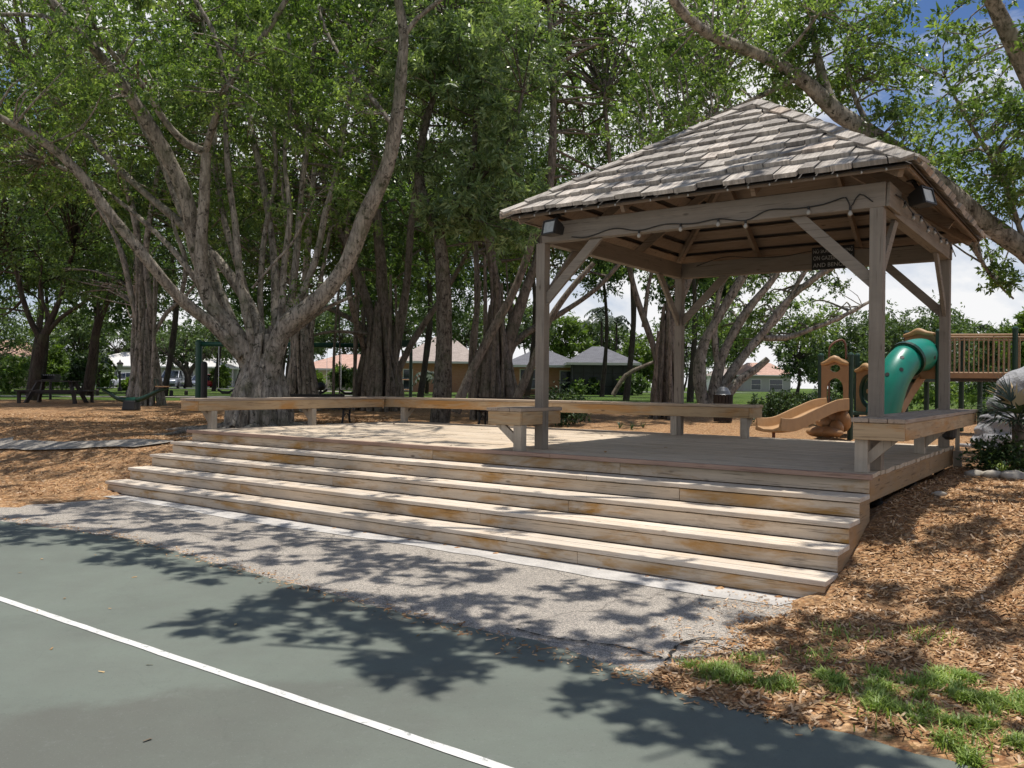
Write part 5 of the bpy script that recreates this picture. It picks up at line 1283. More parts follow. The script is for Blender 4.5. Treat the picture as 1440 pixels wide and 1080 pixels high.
ring = m.build('wheel_ring', M['dgreen'], play, smooth=True)
m = PM(); m.tube([pt(.55, .47, .03), pt(.55, .47, .05)], .22, 20); m.build('wheel_disc', M['dgreen'], ring)
m = PM(); m.tube([pt(.55, .47, .05), pt(.55, .47, .09)], .045, 14); m.build('wheel_knob', M['tan_light'], ring)
m = PM(); m.tube([pt(0, .88, .09), pt(.25, .91, .1), pt(.5, .97, .11), pt(.75, .91, .1), pt(1, .88, .09)], [.03, .05, .07, .05, .03], 10, smooth_path=.05); m.build('panel_cap', M['tan_light'], play, smooth=True)
o, pt, nn, h, wl_ = panel(((1275, 18.2), (1318, 17.5), 466, 533), 'panel', [ell(.42, .5, .36, .34, 24)], 'tan')
m = PM(); m.tube([pt(0, .92, .09), pt(.25, .95, .1), pt(.5, 1.0, .11), pt(.75, .95, .1), pt(1, .92, .09)], [.035, .05, .07, .05, .035], 10, smooth_path=.05); m.build('panel_cap', M['tan_light'], play, smooth=True)
# open slide
def slide(path, width, mat, name):
    P, _ = crom([Vector(p) for p in path], [0] * len(path), .12)
    m = PM(); prof = [(-.5, .20), (-.56, .20), (-.56, -.03), (-.2, -.055), (.2, -.055), (.56, -.03), (.56, .20), (.5, .20), (.44, .04), (.2, .0), (-.2, .0), (-.44, .04)]
    k = len(prof); vs = []
    for i, p in enumerate(P):
        t = (P[min(i + 1, len(P) - 1)] - P[max(i - 1, 0)]).normalized(); sd = Vector((0, 0, 1)).cross(t).normalized(); up = t.cross(sd)
        vs += [p + sd * (a * width) + up * b for a, b in prof]
    fs = [(i * k + j, i * k + (j + 1) % k, (i + 1) * k + (j + 1) % k, (i + 1) * k + j) for i in range(len(P) - 1) for j in range(k)]
    m._add(vs, fs + [tuple(range(k)), tuple((len(P) - 1) * k + j for j in range(k))]); return m.build(name, M[mat], play, smooth=False, bevel=.012)
slide([at(1178, 574, 16.4), at(1160, 577, 16.0), at(1135, 588, 15.5), at(1108, 601, 15.0), at(1092, 604, 14.7), at(1080, 603, 14.45)], .42, 'tan_light', 'slide')
m = PM(); m.tube([at(1088, 606, 14.7), Vector((at(1088, 606, 14.7).x, 14.7, hz(at(1088, 606, 14.7).x, 14.7) - .05))], .03, 8); m.build('slide_leg', M['rust'], play)
# moulded stepping climber below the panel
m = PM()
for px, y, D, rx, rz in ((1168, 586, 16.6, .30, .17), (1183, 590, 16.4, .17, .22), (1150, 607, 16.2, .20, .10), (1166, 608, 16.1, .26, .10), (1176, 603, 16.2, .12, .16), (1158, 594, 16.5, .13, .12)):
    c = at(px, y, D); c.z = max(c.z, hz(c.x, D) + rz * .8); m.blob(c, rx, .26, rz, 16, 10, .10, int(px))
m.build('climber', M['tan'], play, smooth=True)
m = PM(); a, b = at(1156, 577, 17.8), at(1206, 577, 17.8); m.box(a.x, b.x, 16.75, 18.2, a.z - .06, a.z); m.build('platform', M['dgreen'], play)
m = PM(); a, b = at(1274, 533, 18.3), at(1322, 533, 18.3); m.box(a.x, b.x, 18.0, 19.3, a.z - .06, a.z); m.build('platform', M['dgreen'], play)
m = PM(); m.tube([at(1166, 580, 18), at(1166, 500, 18), at(1168, 487, 18), at(1176, 480, 18), at(1184, 478, 18), at(1189, 484, 18), at(1190, 505, 18)], .022, 8, smooth_path=.06); m.build('hand_rail', M['rust'], play, smooth=True)
# tube slide
tp = [at(1306, 501, 17.95), at(1291, 499, 17.5), at(1274, 506, 17.2), at(1260, 524, 17.0), at(1250, 548, 16.9), at(1240, 588, 16.85)]
tp, _ = crom(tp, [0] * 6, .08)
n = len(tp); cut = int(n * .46)
m = PM(); m.tube(tp[:cut], .34, 28); tube1 = m.build('tube_slide', M['tube'], play, smooth=False)
tube1.data.polygons.foreach_set('use_smooth', [len(p.vertices) == 4 for p in tube1.data.polygons])
m = PM(); m.tube(tp[cut - 1:], .32, 28); s2 = m.build('tube_slide', M['tube'], play)
s2.data.polygons.foreach_set('use_smooth', [len(p.vertices) == 4 for p in s2.data.polygons])
m = PM(); m.tube([tp[cut - 2], tp[cut - 1]], .375, 28); m.build('flange', M['dgreen'], tube1)
m = PM(); m.tube([tp[0], tp[1]], .39, 28); m.build('flange', M['dgreen'], tube1)
for i, th, tb in ((2, 4.2, tube1), (5, 4.5, tube1), (8, 4.1, tube1), (cut + 3, 4.6, s2), (cut + 6, 4.2, s2), (cut + 8, 4.8, s2), (4, 5.0, tube1)):
    if i + 1 >= n: continue
    c = tp[i]; t = (tp[i + 1] - tp[i - 1]).normalized(); view = (Vector((0, 0, EYE)) - c).normalized(); side = view - t * view.dot(t); side.normalize(); upv = t.cross(side)
    d = (side * math.cos(th - 4.4) + upv * math.sin(th - 4.4)).normalized(); rr = .34 if tb is tube1 else .32
    m = PM(); m.tube([c + d * (rr - .02), c + d * (rr + .004)], .042, 12); m.build('port_hole', M['black'], tb)
slide([at(1300, 515, 18.3), at(1283, 540, 18.0), at(1268, 562, 17.7), at(1256, 582, 17.3)], .34, 'tan', 'slide')
# bridge
def bridge(x0, x1, D0_, D1_):
    yt, yb = 471, 526
    for dd, nm in ((0, 1), (.95, 2)):
        A, B_ = at(x0, yb, D0_), at(x1, yb, D1_); A.y += dd; B_.y += dd; B_.z = A.z
        hgt_ = at(x0, yt, D0_).z - at(x0, yb, D0_).z; up = Vector((0, 0, hgt_)); m = PM()
        m.tube([A + up, B_ + up], .024, 8); m.tube([A + up * .93, B_ + up * .93], .018, 8); m.tube([A + up * .03, B_ + up * .03], .022, 8)
        k = int((B_ - A).length / .095)
        for i in range(k + 1):
            p = A.lerp(B_, i / k); m.tube([p + up * .03, p + up * .93], .0125, 6)
        m.build('railing', M['rail'], play)
        m = PM(); m.bar(A + Vector((0, 0, -.03)), B_ + Vector((0, 0, -.03)), .05, .11); m.build('bridge_beam', M['tan'], play)
    A, B_ = at(x0, yb + 4, D0_), at(x1, yb + 4, D1_); B_.z = A.z
    m = PM(); m.hexa([A + Vector((0, .06, -.09)), B_ + Vector((0, .06, -.09)), B_ + Vector((0, .9, -.09)), A + Vector((0, .9, -.09)), A + Vector((0, .06, -.02)), B_ + Vector((0, .06, -.02)), B_ + Vector((0, .9, -.02)), A + Vector((0, .9, -.02))]); m.build('bridge_deck', M['darkwood'], play)
bridge(1321, 1432, 18.1, 17.75); bridge(1434, 1520, 17.7, 17.4)

# moulded grey climbing rock
rp = gp(1425, 14.4)
t = thing('climbing_rock', 'pale grey moulded climbing rock with rounded ledges at the right edge', 'climbing rock', rp)
m = MB(); m.off = rp.copy(); rg = random.Random(61)
for px, y, rx, ry, rz in ((1420, 618, .62, .5, .18), (1398, 606, .30, .35, .14), (1400, 590, .26, .3, .15), (1432, 596, .5, .42, .3), (1412, 574, .26, .3, .20), (1440, 560, .46, .4, .32), (1428, 546, .28, .3, .22), (1452, 540, .4, .4, .3), (1446, 572, .4, .36, .2), (1470, 600, .6, .5, .5)):
    m.blob(at(px, y, 14.4 + rg.uniform(-.12, .12)), rx, ry, rz, 26, 18, .16, int(px + y))
o = m.build('rock_body', M['rock'], t, smooth=True)
rm = o.modifiers.new('remesh', 'REMESH'); rm.mode = 'VOXEL'; rm.voxel_size = .035; rm.use_smooth_shade = True
sm = o.modifiers.new('smooth', 'SMOOTH'); sm.iterations = 6; sm.factor = .5
m = MB(); m.off = rp.copy(); a = at(1374, 626, 14.3); m.box(a.x, a.x + 1.2, 13.95, 14.9, hz(a.x, 14.3) - .03, hz(a.x, 14.3) + .05); m.build('base_slab', M['rock'], t, bevel=.02)

# ================================================================== park furniture
# green swing frame behind the big fig
Dsw = 26.0
sw = gp(412, Dsw)
t = thing('swing_set', 'tall green steel swing frame standing behind the huge fig tree', 'swing', sw)
zt = at(412, 485, Dsw).z
xs = [at(px, 485, Dsw).x for px in (280, 412, 545)]
for x in xs:
    m = MB(); m.off = sw.copy(); m.tube([(x, Dsw, hz(x, Dsw) - .05), (x, Dsw, zt)], .10, 14); m.lathe((x, Dsw, zt - .04), [(.115, 0), (.115, .12), (.06, .16)], 14); m.build('post', M['green'], t, smooth=False)
m = MB(); m.off = sw.copy(); m.tube([(xs[0], Dsw, zt), (xs[2], Dsw, zt)], .07, 12); m.build('top_bar', M['green'], t, smooth=True)
for px in (450, 490, 318):
    x = at(px, 485, Dsw).x; m = MB(); m.off = sw.copy()
    for dx in (-.22, .22): m.tube([(x + dx, Dsw, zt - .05), (x + dx, Dsw, hz(x, Dsw) + .55)], .008, 6)
    s_ = m.build('chain', M['chrome'], t)
    m = MB(); m.off = sw.copy(); m.tube([(x - .24, Dsw, hz(x, Dsw) + .56), (x - .1, Dsw, hz(x, Dsw) + .47), (x + .1, Dsw, hz(x, Dsw) + .47), (x + .24, Dsw, hz(x, Dsw) + .56)], .035, 8); m.build('seat', M['black'], s_)
# far green ladder frame
Df = 30.0; fp = gp(566, Df)
t = thing('climbing_ladder', 'narrow green climbing frame right of the green swing post', 'climbing ladder', fp)
zt = at(566, 487, Df).z
xa, xb = at(555, 487, Df).x, at(578, 487, Df).x
for x in (xa, xb):
    m = MB(); m.off = fp.copy(); m.tube([(x, Df, hz(x, Df) - .05), (x, Df, zt)], .06, 10); m.build('post', M['dgreen'], t)
m = MB(); m.off = fp.copy(); m.box(xa - .06, xb + .06, Df - .06, Df + .06, zt - .02, zt + .22); m.build('top_bar', M['dgreen'], t)
for y in (533, 547):
    z = at(566, y, Df).z; m = MB(); m.off = fp.copy(); m.tube([(xa, Df, z), (xb, Df, z)], .035, 8); m.build('rung', M['chrome'], t)
# black totem post by the swing
p = gp(287, 24); m = MB(); m.off = p.copy(); m.tube([p - Vector((0, 0, .05)), Vector((p.x, p.y, at(287, 512, 24).z))], .09, 12); m.lathe((p.x, p.y, at(287, 512, 24).z), [(.09, 0), (.07, .05), (.02, .08)], 12)
o = m.build('bollard', M['black'], bevel=0.004); o.location = p; props(o, 'tall black post beside the left green swing leg', 'bollard')
# picnic table
pt0 = gp(80, 28.4)
t = thing('picnic_table', 'dark brown picnic table with two attached benches on the mulch', 'picnic table', pt0, R(8))
def boards(m, x0, x1, y0, y1, z, n, th=.045):
    w = (y1 - y0) / n
    for i in range(n): m.box(x0, x1, y0 + i * w + .006, y0 + (i + 1) * w - .006, z - th, z)
m = MB(); boards(m, -.62, .62, -.40, .40, .78, 5); m.build('tabletop', M['darkwood'], t)
for s in (-1, 1):
    m = MB(); boards(m, -.95, .95, s * .82 - .15, s * .82 + .15, .46, 2); m.build('seat', M['darkwood'], t)
    m = MB(); boards(m, s * 1.0 - .15 if s > 0 else -1.15, s * 1.0 + .15 if s > 0 else -.85, -.5, .5, .46, 2); m.build('seat', M['darkwood'], t)
    for s2_ in (-1, 1):
        m = MB(); m.bar((s * .5, s2_ * .2, .74), (s * .78, s2_ * .52, 0), .09, .11); m.build('leg', M['darkwood'], t)
        m = MB(); m.bar((s * .85, s2_ * .82, .42), (s * .85, s2_ * .82, 0), .09, .09); m.build('leg', M['darkwood'], t)
    m = MB(); m.bar((-1.05, s * .3, .38), (1.05, s * .3, .38), .05, .09); m.build('frame', M['darkwood'], t)
# barbecue grill behind the table
gp0 = gp(71, 33); t = thing('barbecue_grill', 'black park barbecue box on a post behind the picnic table', 'grill', gp0)
m = MB(); m.tube([(0, 0, -.05), (0, 0, .78)], .05, 10); m.build('post', M['black'], t)
m = MB(); m.box(-.28, .28, -.22, .22, .78, .82); m.box(-.28, -.25, -.22, .22, .82, 1.02); m.box(.25, .28, -.22, .22, .82, 1.02); m.box(-.25, .25, .19, .22, .82, 1.02); m.build('fire_box', M['black'], t)
m = MB()
for i in range(7): m.tube([(-.24 + i * .08, -.22, .98), (-.24 + i * .08, .2, .98)], .008, 6)
m.build('grate', M['chrome'], t)
# green see-saw: curved beam on a black base
ss = gp(185, 23.5); t = thing('seesaw', 'green curved see-saw with upturned ends on a squat black base', 'see-saw', ss)
ctr = at(186, 562, 23.5)
cv = [at(px, y, 23.5) - ss for px, y in ((144, 548), (152, 552), (165, 560), (178, 563), (195, 562), (210, 556), (222, 550), (236, 546))]
m = MB(); m.tube(cv, [.035, .05, .06, .07, .07, .06, .05, .035], 10, smooth_path=.06); m.build('beam', M['dgreen'], t, smooth=True)
m = MB(); m.hexa([(-.19, -.2, 0), (.19, -.2, 0), (.19, .2, 0), (-.19, .2, 0), (-.16, -.15, .26), (.16, -.15, .26), (.16, .15, .26), (-.16, .15, .26)]); m.build('base', M['black'], t, bevel=.02)
m = MB(); m.tube([(-.13, 0, .27), (.13, 0, .27)], .09, 12); m.build('pivot', M['green'], t, smooth=False)
for px, y, s in ((148, 548, -1), (229, 546, 1)):
    c = at(px, y, 23.5) - ss; m = MB(); m.box(c.x - .17, c.x + .17, -.13, .13, c.z + .03, c.z + .06); m.build('seat', M['dgreen' if s < 0 else 'tan'], t, bevel=.01)
    m = MB(); m.tube([(c.x - s * .17, -.1, c.z + .05), (c.x - s * .2, -.1, c.z + .25), (c.x - s * .2, .1, c.z + .25), (c.x - s * .17, .1, c.z + .05)], .014, 7); m.build('handle', M['dgreen'], t)
# park benches behind the deck
def park_bench(label, p, rz, mat, w=1.8, low=.74):
    t = thing('park_bench', label, 'bench', p, rz, 'park benches in the mulch'); t.scale = (1, 1, low)
    m = MB()
    for i in range(4): m.box(-w / 2, w / 2, -.22 + i * .115, -.22 + i * .115 + .095, .43, .46)
    m.build('seat', M[mat], t)
    m = MB()
    for i in range(4): m.bar((-w / 2, .25 + .02 * i, .52 + i * .105), (w / 2, .25 + .02 * i, .52 + i * .105), .03, .085)
    m.build('backrest', M[mat], t)
    for s in (-1, 1):
        x = s * (w / 2 - .06); m = MB()
        m.tube([(x, -.24, 0), (x, -.20, .22), (x, -.22, .42), (x, .2, .42), (x, .27, .6), (x, .34, .92)], .025, 7, smooth_path=.06)
        m.tube([(x, .30, 0), (x, .22, .2), (x, .2, .42)], .025, 7, smooth_path=.06); m.tube([(x, -.22, .42), (x, -.24, .64), (x, .26, .66)], .02, 7, smooth_path=.06)
        m.tube([(x, -.2, .2), (x, 0, .3), (x, .2, .2)], .014, 6, smooth_path=.05)
        m.build('leg', M['black'], t)
park_bench('black slatted park bench facing away behind the left deck bench', Vector((at(440, 590, 19.2).x, 19.2, hz(at(440, 590, 19.2).x, 19.2))), R(172), 'black', 1.7)
park_bench('reddish brown park bench with scrolled iron ends behind the bench stub', Vector((at(720, 590, 18.8).x, 18.8, hz(at(720, 590, 18.8).x, 18.8))), R(165), 'darkwood', 1.5)
park_bench('dark bench on the lawn left of the front left gazebo post', gp(752, 33), R(170), 'darkwood', 1.4, .62)
# litter bin and steel drum
bp_ = gp(1017, 21.0); t = thing('litter_bin', 'dark slatted litter bin with a domed steel lid behind the rear bench', 'litter bin', bp_); t.scale = (.84, .84, .9)
m = MB()
for i in range(18):
    a = 2 * PI * i / 18; m.bar((.25 * math.cos(a), .25 * math.sin(a), .03), (.27 * math.cos(a), .27 * math.sin(a), .78), .075, .03, up=(math.cos(a), math.sin(a), 0))
m.build('bin_body', M['darkwood'], t)
m = MB(); m.lathe((0, 0, .76), [(.27, 0), (.22, .03), (.19, .12), (.13, .20), (.05, .24)], 20); m.build('lid', M['steel'], t, smooth=False)
# small round grill behind the left bench, visible above it
kp = gp(451, 26); t = thing('barbecue_grill', 'small black round grill on a stem above the left bench top', 'grill', kp)
m = MB(); m.tube([(0, 0, -.05), (0, 0, .55)], .035, 8); m.build('post', M['black'], t)
m = MB(); m.blob((0, 0, .66), .16, .16, .13, 14, 10); m.build('fire_box', M['black'], t, smooth=True)
# bollards
for i, (px, D, yt) in enumerate(((137, 46, 548), (180, 40, 549), (241, 44, 549), (262, 48, 549))):
    p = gp(px, D); h = at(px, yt, D).z - p.z; o_ = MB(); o_.lathe((0, 0, -.05), [(.10, 0), (.10, h), (.07, h + .05), (.02, h + .07)], 10)
    o = o_.build('bollard', M['darkwood']); o.location = p; props(o, ['short dark bollard left of the lamp post', 'short dark bollard just behind the see-saw', 'short dark bollard in front of the grey van', 'short dark bollard right of the grey van'][i], 'bollard', 'dark bollards along the street edge')
# lamp post
lp = gp(168.5, 62); t = thing('street_lamp', 'black lantern lamp post in front of the white roofed house', 'street lamp', lp)
zt = at(168.5, 507, 62).z - lp.z
m = MB(); m.lathe((0, 0, -.05), [(.16, 0), (.16, .25), (.08, .4), (.06, zt - .75), (.09, zt - .72)], 10); m.build('pole', M['black'], t)
m = MB(); m.lathe((0, 0, zt - .70), [(.13, 0), (.23, .42)], 6); m.build('lantern', M['lens'], t)
m = MB(); m.lathe((0, 0, zt - .28), [(.28, 0), (.22, .12), (.08, .2), (.03, .34)], 6); m.build('lamp_cap', M['black'], t)

# ================================================================== cars
def car(label, p, rz, paint, L_=4.6, Wd=1.85, H=1.55, van=False):
    t = thing('parked_car', label, 'car', p, rz, 'cars parked on the street')
    h = Wd / 2; belt = H * .60
    def loft(m, secs):
        vs = []; n = len(secs[0][1])
        for x, pr in secs: vs += [(x, a, b) for a, b in pr]
        fs = [(i * n + j, i * n + (j + 1) % n, (i + 1) * n + (j + 1) % n, (i + 1) * n + j) for i in range(len(secs) - 1) for j in range(n)]
        m._add(vs, fs + [tuple(range(n)), tuple((len(secs) - 1) * n + j for j in range(n))])
    def sec(w, z0, z1, rd=.10): return [(-w + rd, z0), (w - rd, z0), (w, z0 + .16), (w, (z0 + z1) / 2), (w - .04, z1 - .05), (w - .14, z1), (-w + .14, z1), (-w + .04, z1 - .05), (-w, (z0 + z1) / 2), (-w, z0 + .16)]
    m = MB(); loft(m, [(-L_ / 2, sec(h * .80, .36, belt * .82)), (-L_ / 2 + .12, sec(h * .94, .25, belt * .92)), (-L_ / 2 + .7, sec(h, .22, belt)), (0, sec(h, .22, belt * 1.01)), (L_ * .22, sec(h, .22, belt * .99)), (L_ / 2 - .5, sec(h * .97, .22, belt * .86)), (L_ / 2 - .12, sec(h * .9, .25, belt * .76)), (L_ / 2, sec(h * .76, .36, belt * .62))]); body = m.build('body', M[paint], t, smooth=True)
    x = [-L_ * (.47 if van else .40), -L_ * (.42 if van else .27), -L_ * .02, L_ * .08, L_ * .27]
    def cs(w0, w1, z1): return [(-w0, belt - .03), (w0, belt - .03), (w1, z1), (-w1, z1)]
    m = MB(); loft(m, [(x[0], cs(h * .86, h * .84, belt)), (x[1], cs(h * .9, h * .72, H - .03)), (x[2], cs(h * .92, h * .74, H)), (x[3], cs(h * .92, h * .72, H - .03)), (x[4], cs(h * .88, h * .86, belt - .01))]); m.build('windows', M['glass'], t)
    m = MB(); loft(m, [(x[1] - .05, [(-h * .7, H - .06), (h * .7, H - .06), (h * .66, H - .01), (-h * .66, H - .01)]), (x[2], [(-h * .76, H - .06), (h * .76, H - .06), (h * .7, H + .03), (-h * .7, H + .03)]), (x[3] + .08, [(-h * .74, H - .08), (h * .74, H - .08), (h * .68, H - .01), (-h * .68, H - .01)])]); m.build('roof', M[paint], t)
    for s in (-1, 1):
        m = MB()
        for xa_, xb_ in ((x[3] + .04, x[4]), (x[1] - .02, x[0] - .02)): m.bar((xa_, s * h * .74, H - .04), (xb_, s * h * .88, belt), .06, .06)
        m.bar((-.12, s * h * .765, H - .03), (-.12, s * h * .93, belt), .03, .09); m.build('pillar', M[paint], t)
        for xx in (-L_ * .30, L_ * .32):
            m = MB(); m.tube([(xx, s * (h - .20), .33), (xx, s * (h + .012), .33)], .33, 20); wh = m.build('wheel', M['black'], t)
            m = MB(); m.tube([(xx, s * (h + .008), .33), (xx, s * (h + .022), .33)], .20, 14); m.build('rim', M['chrome'], wh)
        m = MB(); m.box(L_ / 2 - .16, L_ / 2 - .035, s * h * .62 - .17, s * h * .62 + .17, belt * .60, belt * .60 + .14); m.build('headlight', M['lens'], t, bevel=.02)
        m = MB(); m.box(-L_ / 2 + .02, -L_ / 2 + .10, s * h * .70 - .13, s * h * .70 + .13, belt * .68, belt * .68 + .17); m.build('tail_light', M['lamp_red'], t, bevel=.02)
        m = MB(); m.box(x[4] - .3, x[4] - .18, s * (h + .07) - .09, s * (h + .07) + .09, belt, belt + .13); m.build('mirror', M[paint], t, bevel=.02)
    m = MB(); m.box(L_ / 2 - .08, L_ / 2 + .02, -h * .8, h * .8, .28, .44); m.build('bumper', M['black'], t, bevel=.02)
    m = MB(); m.box(-L_ / 2 - .02, -L_ / 2 + .08, -h * .8, h * .8, .30, .46); m.build('bumper', M[paint], t, bevel=.02)
    m = MB(); m.box(L_ / 2 + .021, L_ / 2 + .03, -.26, .26, .33, .43); m.build('number_plate', M['white'], t)
    m = MB(); m.box(-L_ / 2 - .03, -L_ / 2 - .021, -.26, .26, .50, .62); m.build('number_plate', M['white'], t)
    return t
def on_road(px, D): p = gp(px, D); p.z += .055; return p
car('white sedan seen from the side behind the lamp post', on_road(180, 92), R(178), 'carwhite', 4.9, 1.85, 1.6)
car('grey silver van facing the park on the street', on_road(243, 88), R(-82), 'silver', 4.7, 1.95, 1.85, True)
car('dark car half hidden behind the green swing post', on_road(283, 100), R(-85), 'silver', 4.5, 1.8, 1.5)
car('red car seen from behind at the right of the street', on_road(301, 92), R(82), 'red', 4.5, 1.85, 1.5)
car('red car far behind the small spreading tree', on_road(258, 118), R(160), 'red', 4.5, 1.8, 1.5)

# ================================================================== houses
def house(label, x0, x1, y0, y1, zw, roof_h, wall, roof, rz=0.0, over=.6, hip=3.0, windows=(), garage=None, base=None, ridge=True):
    """footprint x0..x1, y0..y1; windows on the near wall as (x centre, width, z0, z1)"""
    cx, cy = (x0 + x1) / 2, (y0 + y1) / 2; z = hz(cx, cy) - .1
    t = thing('house', label, 'house', (cx, cy, z), rz)
    hx, hy = (x1 - x0) / 2, (y1 - y0) / 2
    m = MB(); m.box(-hx, hx, -hy, hy, 0, zw + .1); m.build('wall', M[wall], t)
    m = MB(); ox, oy = hx + over, hy + over; hp = min(hip, ox - .2)
    vs = [(-ox, -oy, zw), (ox, -oy, zw), (ox, oy, zw), (-ox, oy, zw), (-ox + hp, 0, zw + roof_h), (ox - hp, 0, zw + roof_h)]
    m._add(vs, [(0, 1, 5, 4), (1, 2, 5), (2, 3, 4, 5), (3, 0, 4), (3, 2, 1, 0)])
    rf = m.build('roof', M[roof], t)
    m = MB()
    for a, b in (((-ox, -oy), (ox, -oy)), ((ox, -oy), (ox, oy)), ((-ox, -oy), (-ox, oy))): m.bar((a[0], a[1], zw - .08), (b[0], b[1], zw - .08), .06, .2)
    m.build('gutter', M['trim'], rf)
    for xc, w, a, b in windows:
        m = MB(); m.box(xc - w / 2 - .08, xc + w / 2 + .08, -hy - .05, -hy + .02, a - .08, b + .08); f = m.build('window', M['trim'], t)
        m = MB(); m.box(xc - w / 2, xc + w / 2, -hy - .065, -hy - .052, a, (a + b) / 2 - .03); m.box(xc - w / 2, xc + w / 2, -hy - .065, -hy - .052, (a + b) / 2 + .03, b); m.build('pane', M['glass'], f)
    if garage:
        xc, w, hh = garage; m = MB()
        for i in range(4): m.box(xc - w / 2, xc + w / 2, -hy - .05, -hy + .02, .1 + i * hh / 4 + .015, .1 + (i + 1) * hh / 4 - .015)
        m.build('garage_door', M['white'], t)
    return t
X = lambda px, D: (px - 720) / F * D
house('low pale house with a long white tiled roof beyond the street', X(120, 118), X(308, 118), 114, 126, 2.9, 2.1, 'greywall', 'roof_white', windows=((-4, 1.8, .9, 2.2), (1, 1.8, .9, 2.2), (6.5, 1.6, .9, 2.2)), garage=(-1.8, 2.6, 2.3), hip=5)
house('small white gabled house right of the long white roof', X(285, 132), X(330, 132), 128, 136, 3.0, 2.6, 'white', 'roof_white', windows=((0, 1.6, .9, 2.2),), hip=2.5)
house('cream house with salmon tiled roof at the left edge', X(-60, 74), X(22, 74), 72, 84, 2.9, 1.7, 'cream', 'roof_salmon', windows=((1.2, 1.2, .9, 2.1),), hip=4)
h = house('cream house with a low salmon tiled roof behind the left banyan roots', X(425, 92), X(545, 92), 90, 102, 2.4, 1.75, 'cream', 'roof_salmon', windows=((-3, 1.4, .9, 2.0), (2.0, 1.8, .9, 2.0)), hip=4)
h = house('brick house with a steep taupe shingle hip roof behind the climbing frame', X(566, 82), X(672, 82), 80, 92, 3.0, 2.7, 'brick', 'roof_brown', windows=((-2.9, .8, .3, 2.2),), hip=3.4)
h = house('brick bungalow partly hidden behind the front left gazebo post', X(712, 76), X(812, 76), 74, 84, 2.6, 1.5, 'brick', 'roof_slate', windows=((-1.3, 1.3, .6, 2.2), (2.0, .9, .2, 2.1)), hip=3)
hD = 72
t = house('slate roofed house with a dark screened porch seen through the gazebo', X(804, hD), X(885, hD), hD - 2, hD + 8, 2.75, 1.6, 'screen', 'roof_slate', hip=2.6)
m = MB(); hx = (X(885, hD) - X(804, hD)) / 2
for i in range(7):
    x = -hx + i * 2 * hx / 6; m.box(x - .04, x + .04, -5.06, -5.005, 0, 2.7)
for z in (.8, 1.9): m.box(-hx, hx, -5.055, -5.01, z - .03, z + .03)
m.build('porch_frame', M['black'], t)
house('distant house with a tan roof across the lawn right of the leaning tree', X(1040, 150), X(1104, 150), 147, 158, 3.0, 2.3, 'greywall', 'roof_salmon', windows=((-2, 1.6, .5, 2.2), (1.5, 2.2, .5, 2.2)), hip=2.6)
house('far small house with a brown roof just left of the tan roofed one', X(1000, 165), X(1042, 165), 160, 170, 3, 1.8, 'white', 'roof_brown', hip=2.4)
# slim palm-like garden trees near the houses
def fan_palm(label, px, D, top, seed, n=14, ln=1.4):
    b = gp(px, D); t = thing('palm', label, 'palm', b); zt = at(px, top, D).z - b.z; rg = random.Random(seed)
    m = MB(); m.tube([(0, 0, -.1), (.05, 0, zt * .5), (0, 0, zt)], [.16, .12, .10], 8); m.build('trunk', M['bark_dark'], t, smooth=True)
    m = MB()
    for i in range(n):
        a = rg.uniform(0, 6.28); e = rg.uniform(-.1, 1.2); d = Vector((math.cos(a) * math.cos(e), math.sin(a) * math.cos(e), math.sin(e))); sd = Vector((-math.sin(a), math.cos(a), 0)); r = rg.random()
        prev = None
        for k in range(7):
            s = k / 6; q = Vector((0, 0, zt)) + d * ln * s - Vector((0, 0, .8 * ln * s * s))
            if prev is not None:
                for sg in (-1, 1):
                    tip = q + sd * sg * ln * .30 * math.sin(PI * (.15 + s * .8)) - Vector((0, 0, .12 * ln)); m.quad(prev, q, tip, rnd=r)
            prev = q
    m.build('crown', M['palm'], t); return t
fan_palm('small palm in front of the brick wall of the taupe roofed house', 600, 66, 528, 3, 16, 1.5)
fan_palm('slim palm left of the long white roof', 138, 70, 498, 4, 16, 2.0)
fan_palm('distant palm crown against the sky above the play bridge', 1378, 110, 462, 5, 18, 2.6)
fan_palm('bare stemmed palm behind the screened house', 845, 85, 440, 6, 16, 2.4)
fan_palm('tall palm just right of the bare stemmed palm', 866, 92, 450, 7, 16, 2.4)

# ================================================================== loose stuff on the ground
def scatter(name, n, region, zoff, lens, wids, mat, label, cat, tilt=.35, accept=None, seed=1):
    rg = np.random.default_rng(seed); P = []
    while sum(len(p) for p in P) < n:
        q = region(rg, n); 
        if accept is not None: q = q[accept(q, rg)]
        P.append(q)
    P = np.concatenate(P)[:n]; z = hgt(P[:, 0], P[:, 1]) + zoff if zoff is not None else np.full(n, .016)
    C = np.stack([P[:, 0], P[:, 1], z], 1)
    a = rg.uniform(0, 2 * PI, n); e = rg.normal(0, tilt, n)
    D = np.stack([np.cos(a) * np.cos(e), np.sin(a) * np.cos(e), np.abs(np.sin(e))], 1); N = np.array([0, 0, 1.0]) + rg.normal(0, .35, (n, 3)); S = np.cross(D, N); S /= np.linalg.norm(S, axis=1)[:, None]
    L2 = rg.uniform(*lens, n)[:, None] * .5; w = rg.uniform(*wids, n)[:, None] * .5
    V = np.stack([C - D * L2 - S * w, C + D * L2 - S * w * rg.uniform(.2, 1, (n, 1)), C + D * L2 + S * w * rg.uniform(.2, 1, (n, 1)), C - D * L2 + S * w], 1).reshape(-1, 3)
    o = np_mesh(name, V, np.arange(4 * n).reshape(n, 4), rg.uniform(0, 1, n), M[mat])
    return props(o, label, cat, kind='stuff')
def rect(x0, x1, y0, y1): return lambda rg, n: np.stack([rg.uniform(x0, x1, n), rg.uniform(y0, y1, n)], 1)
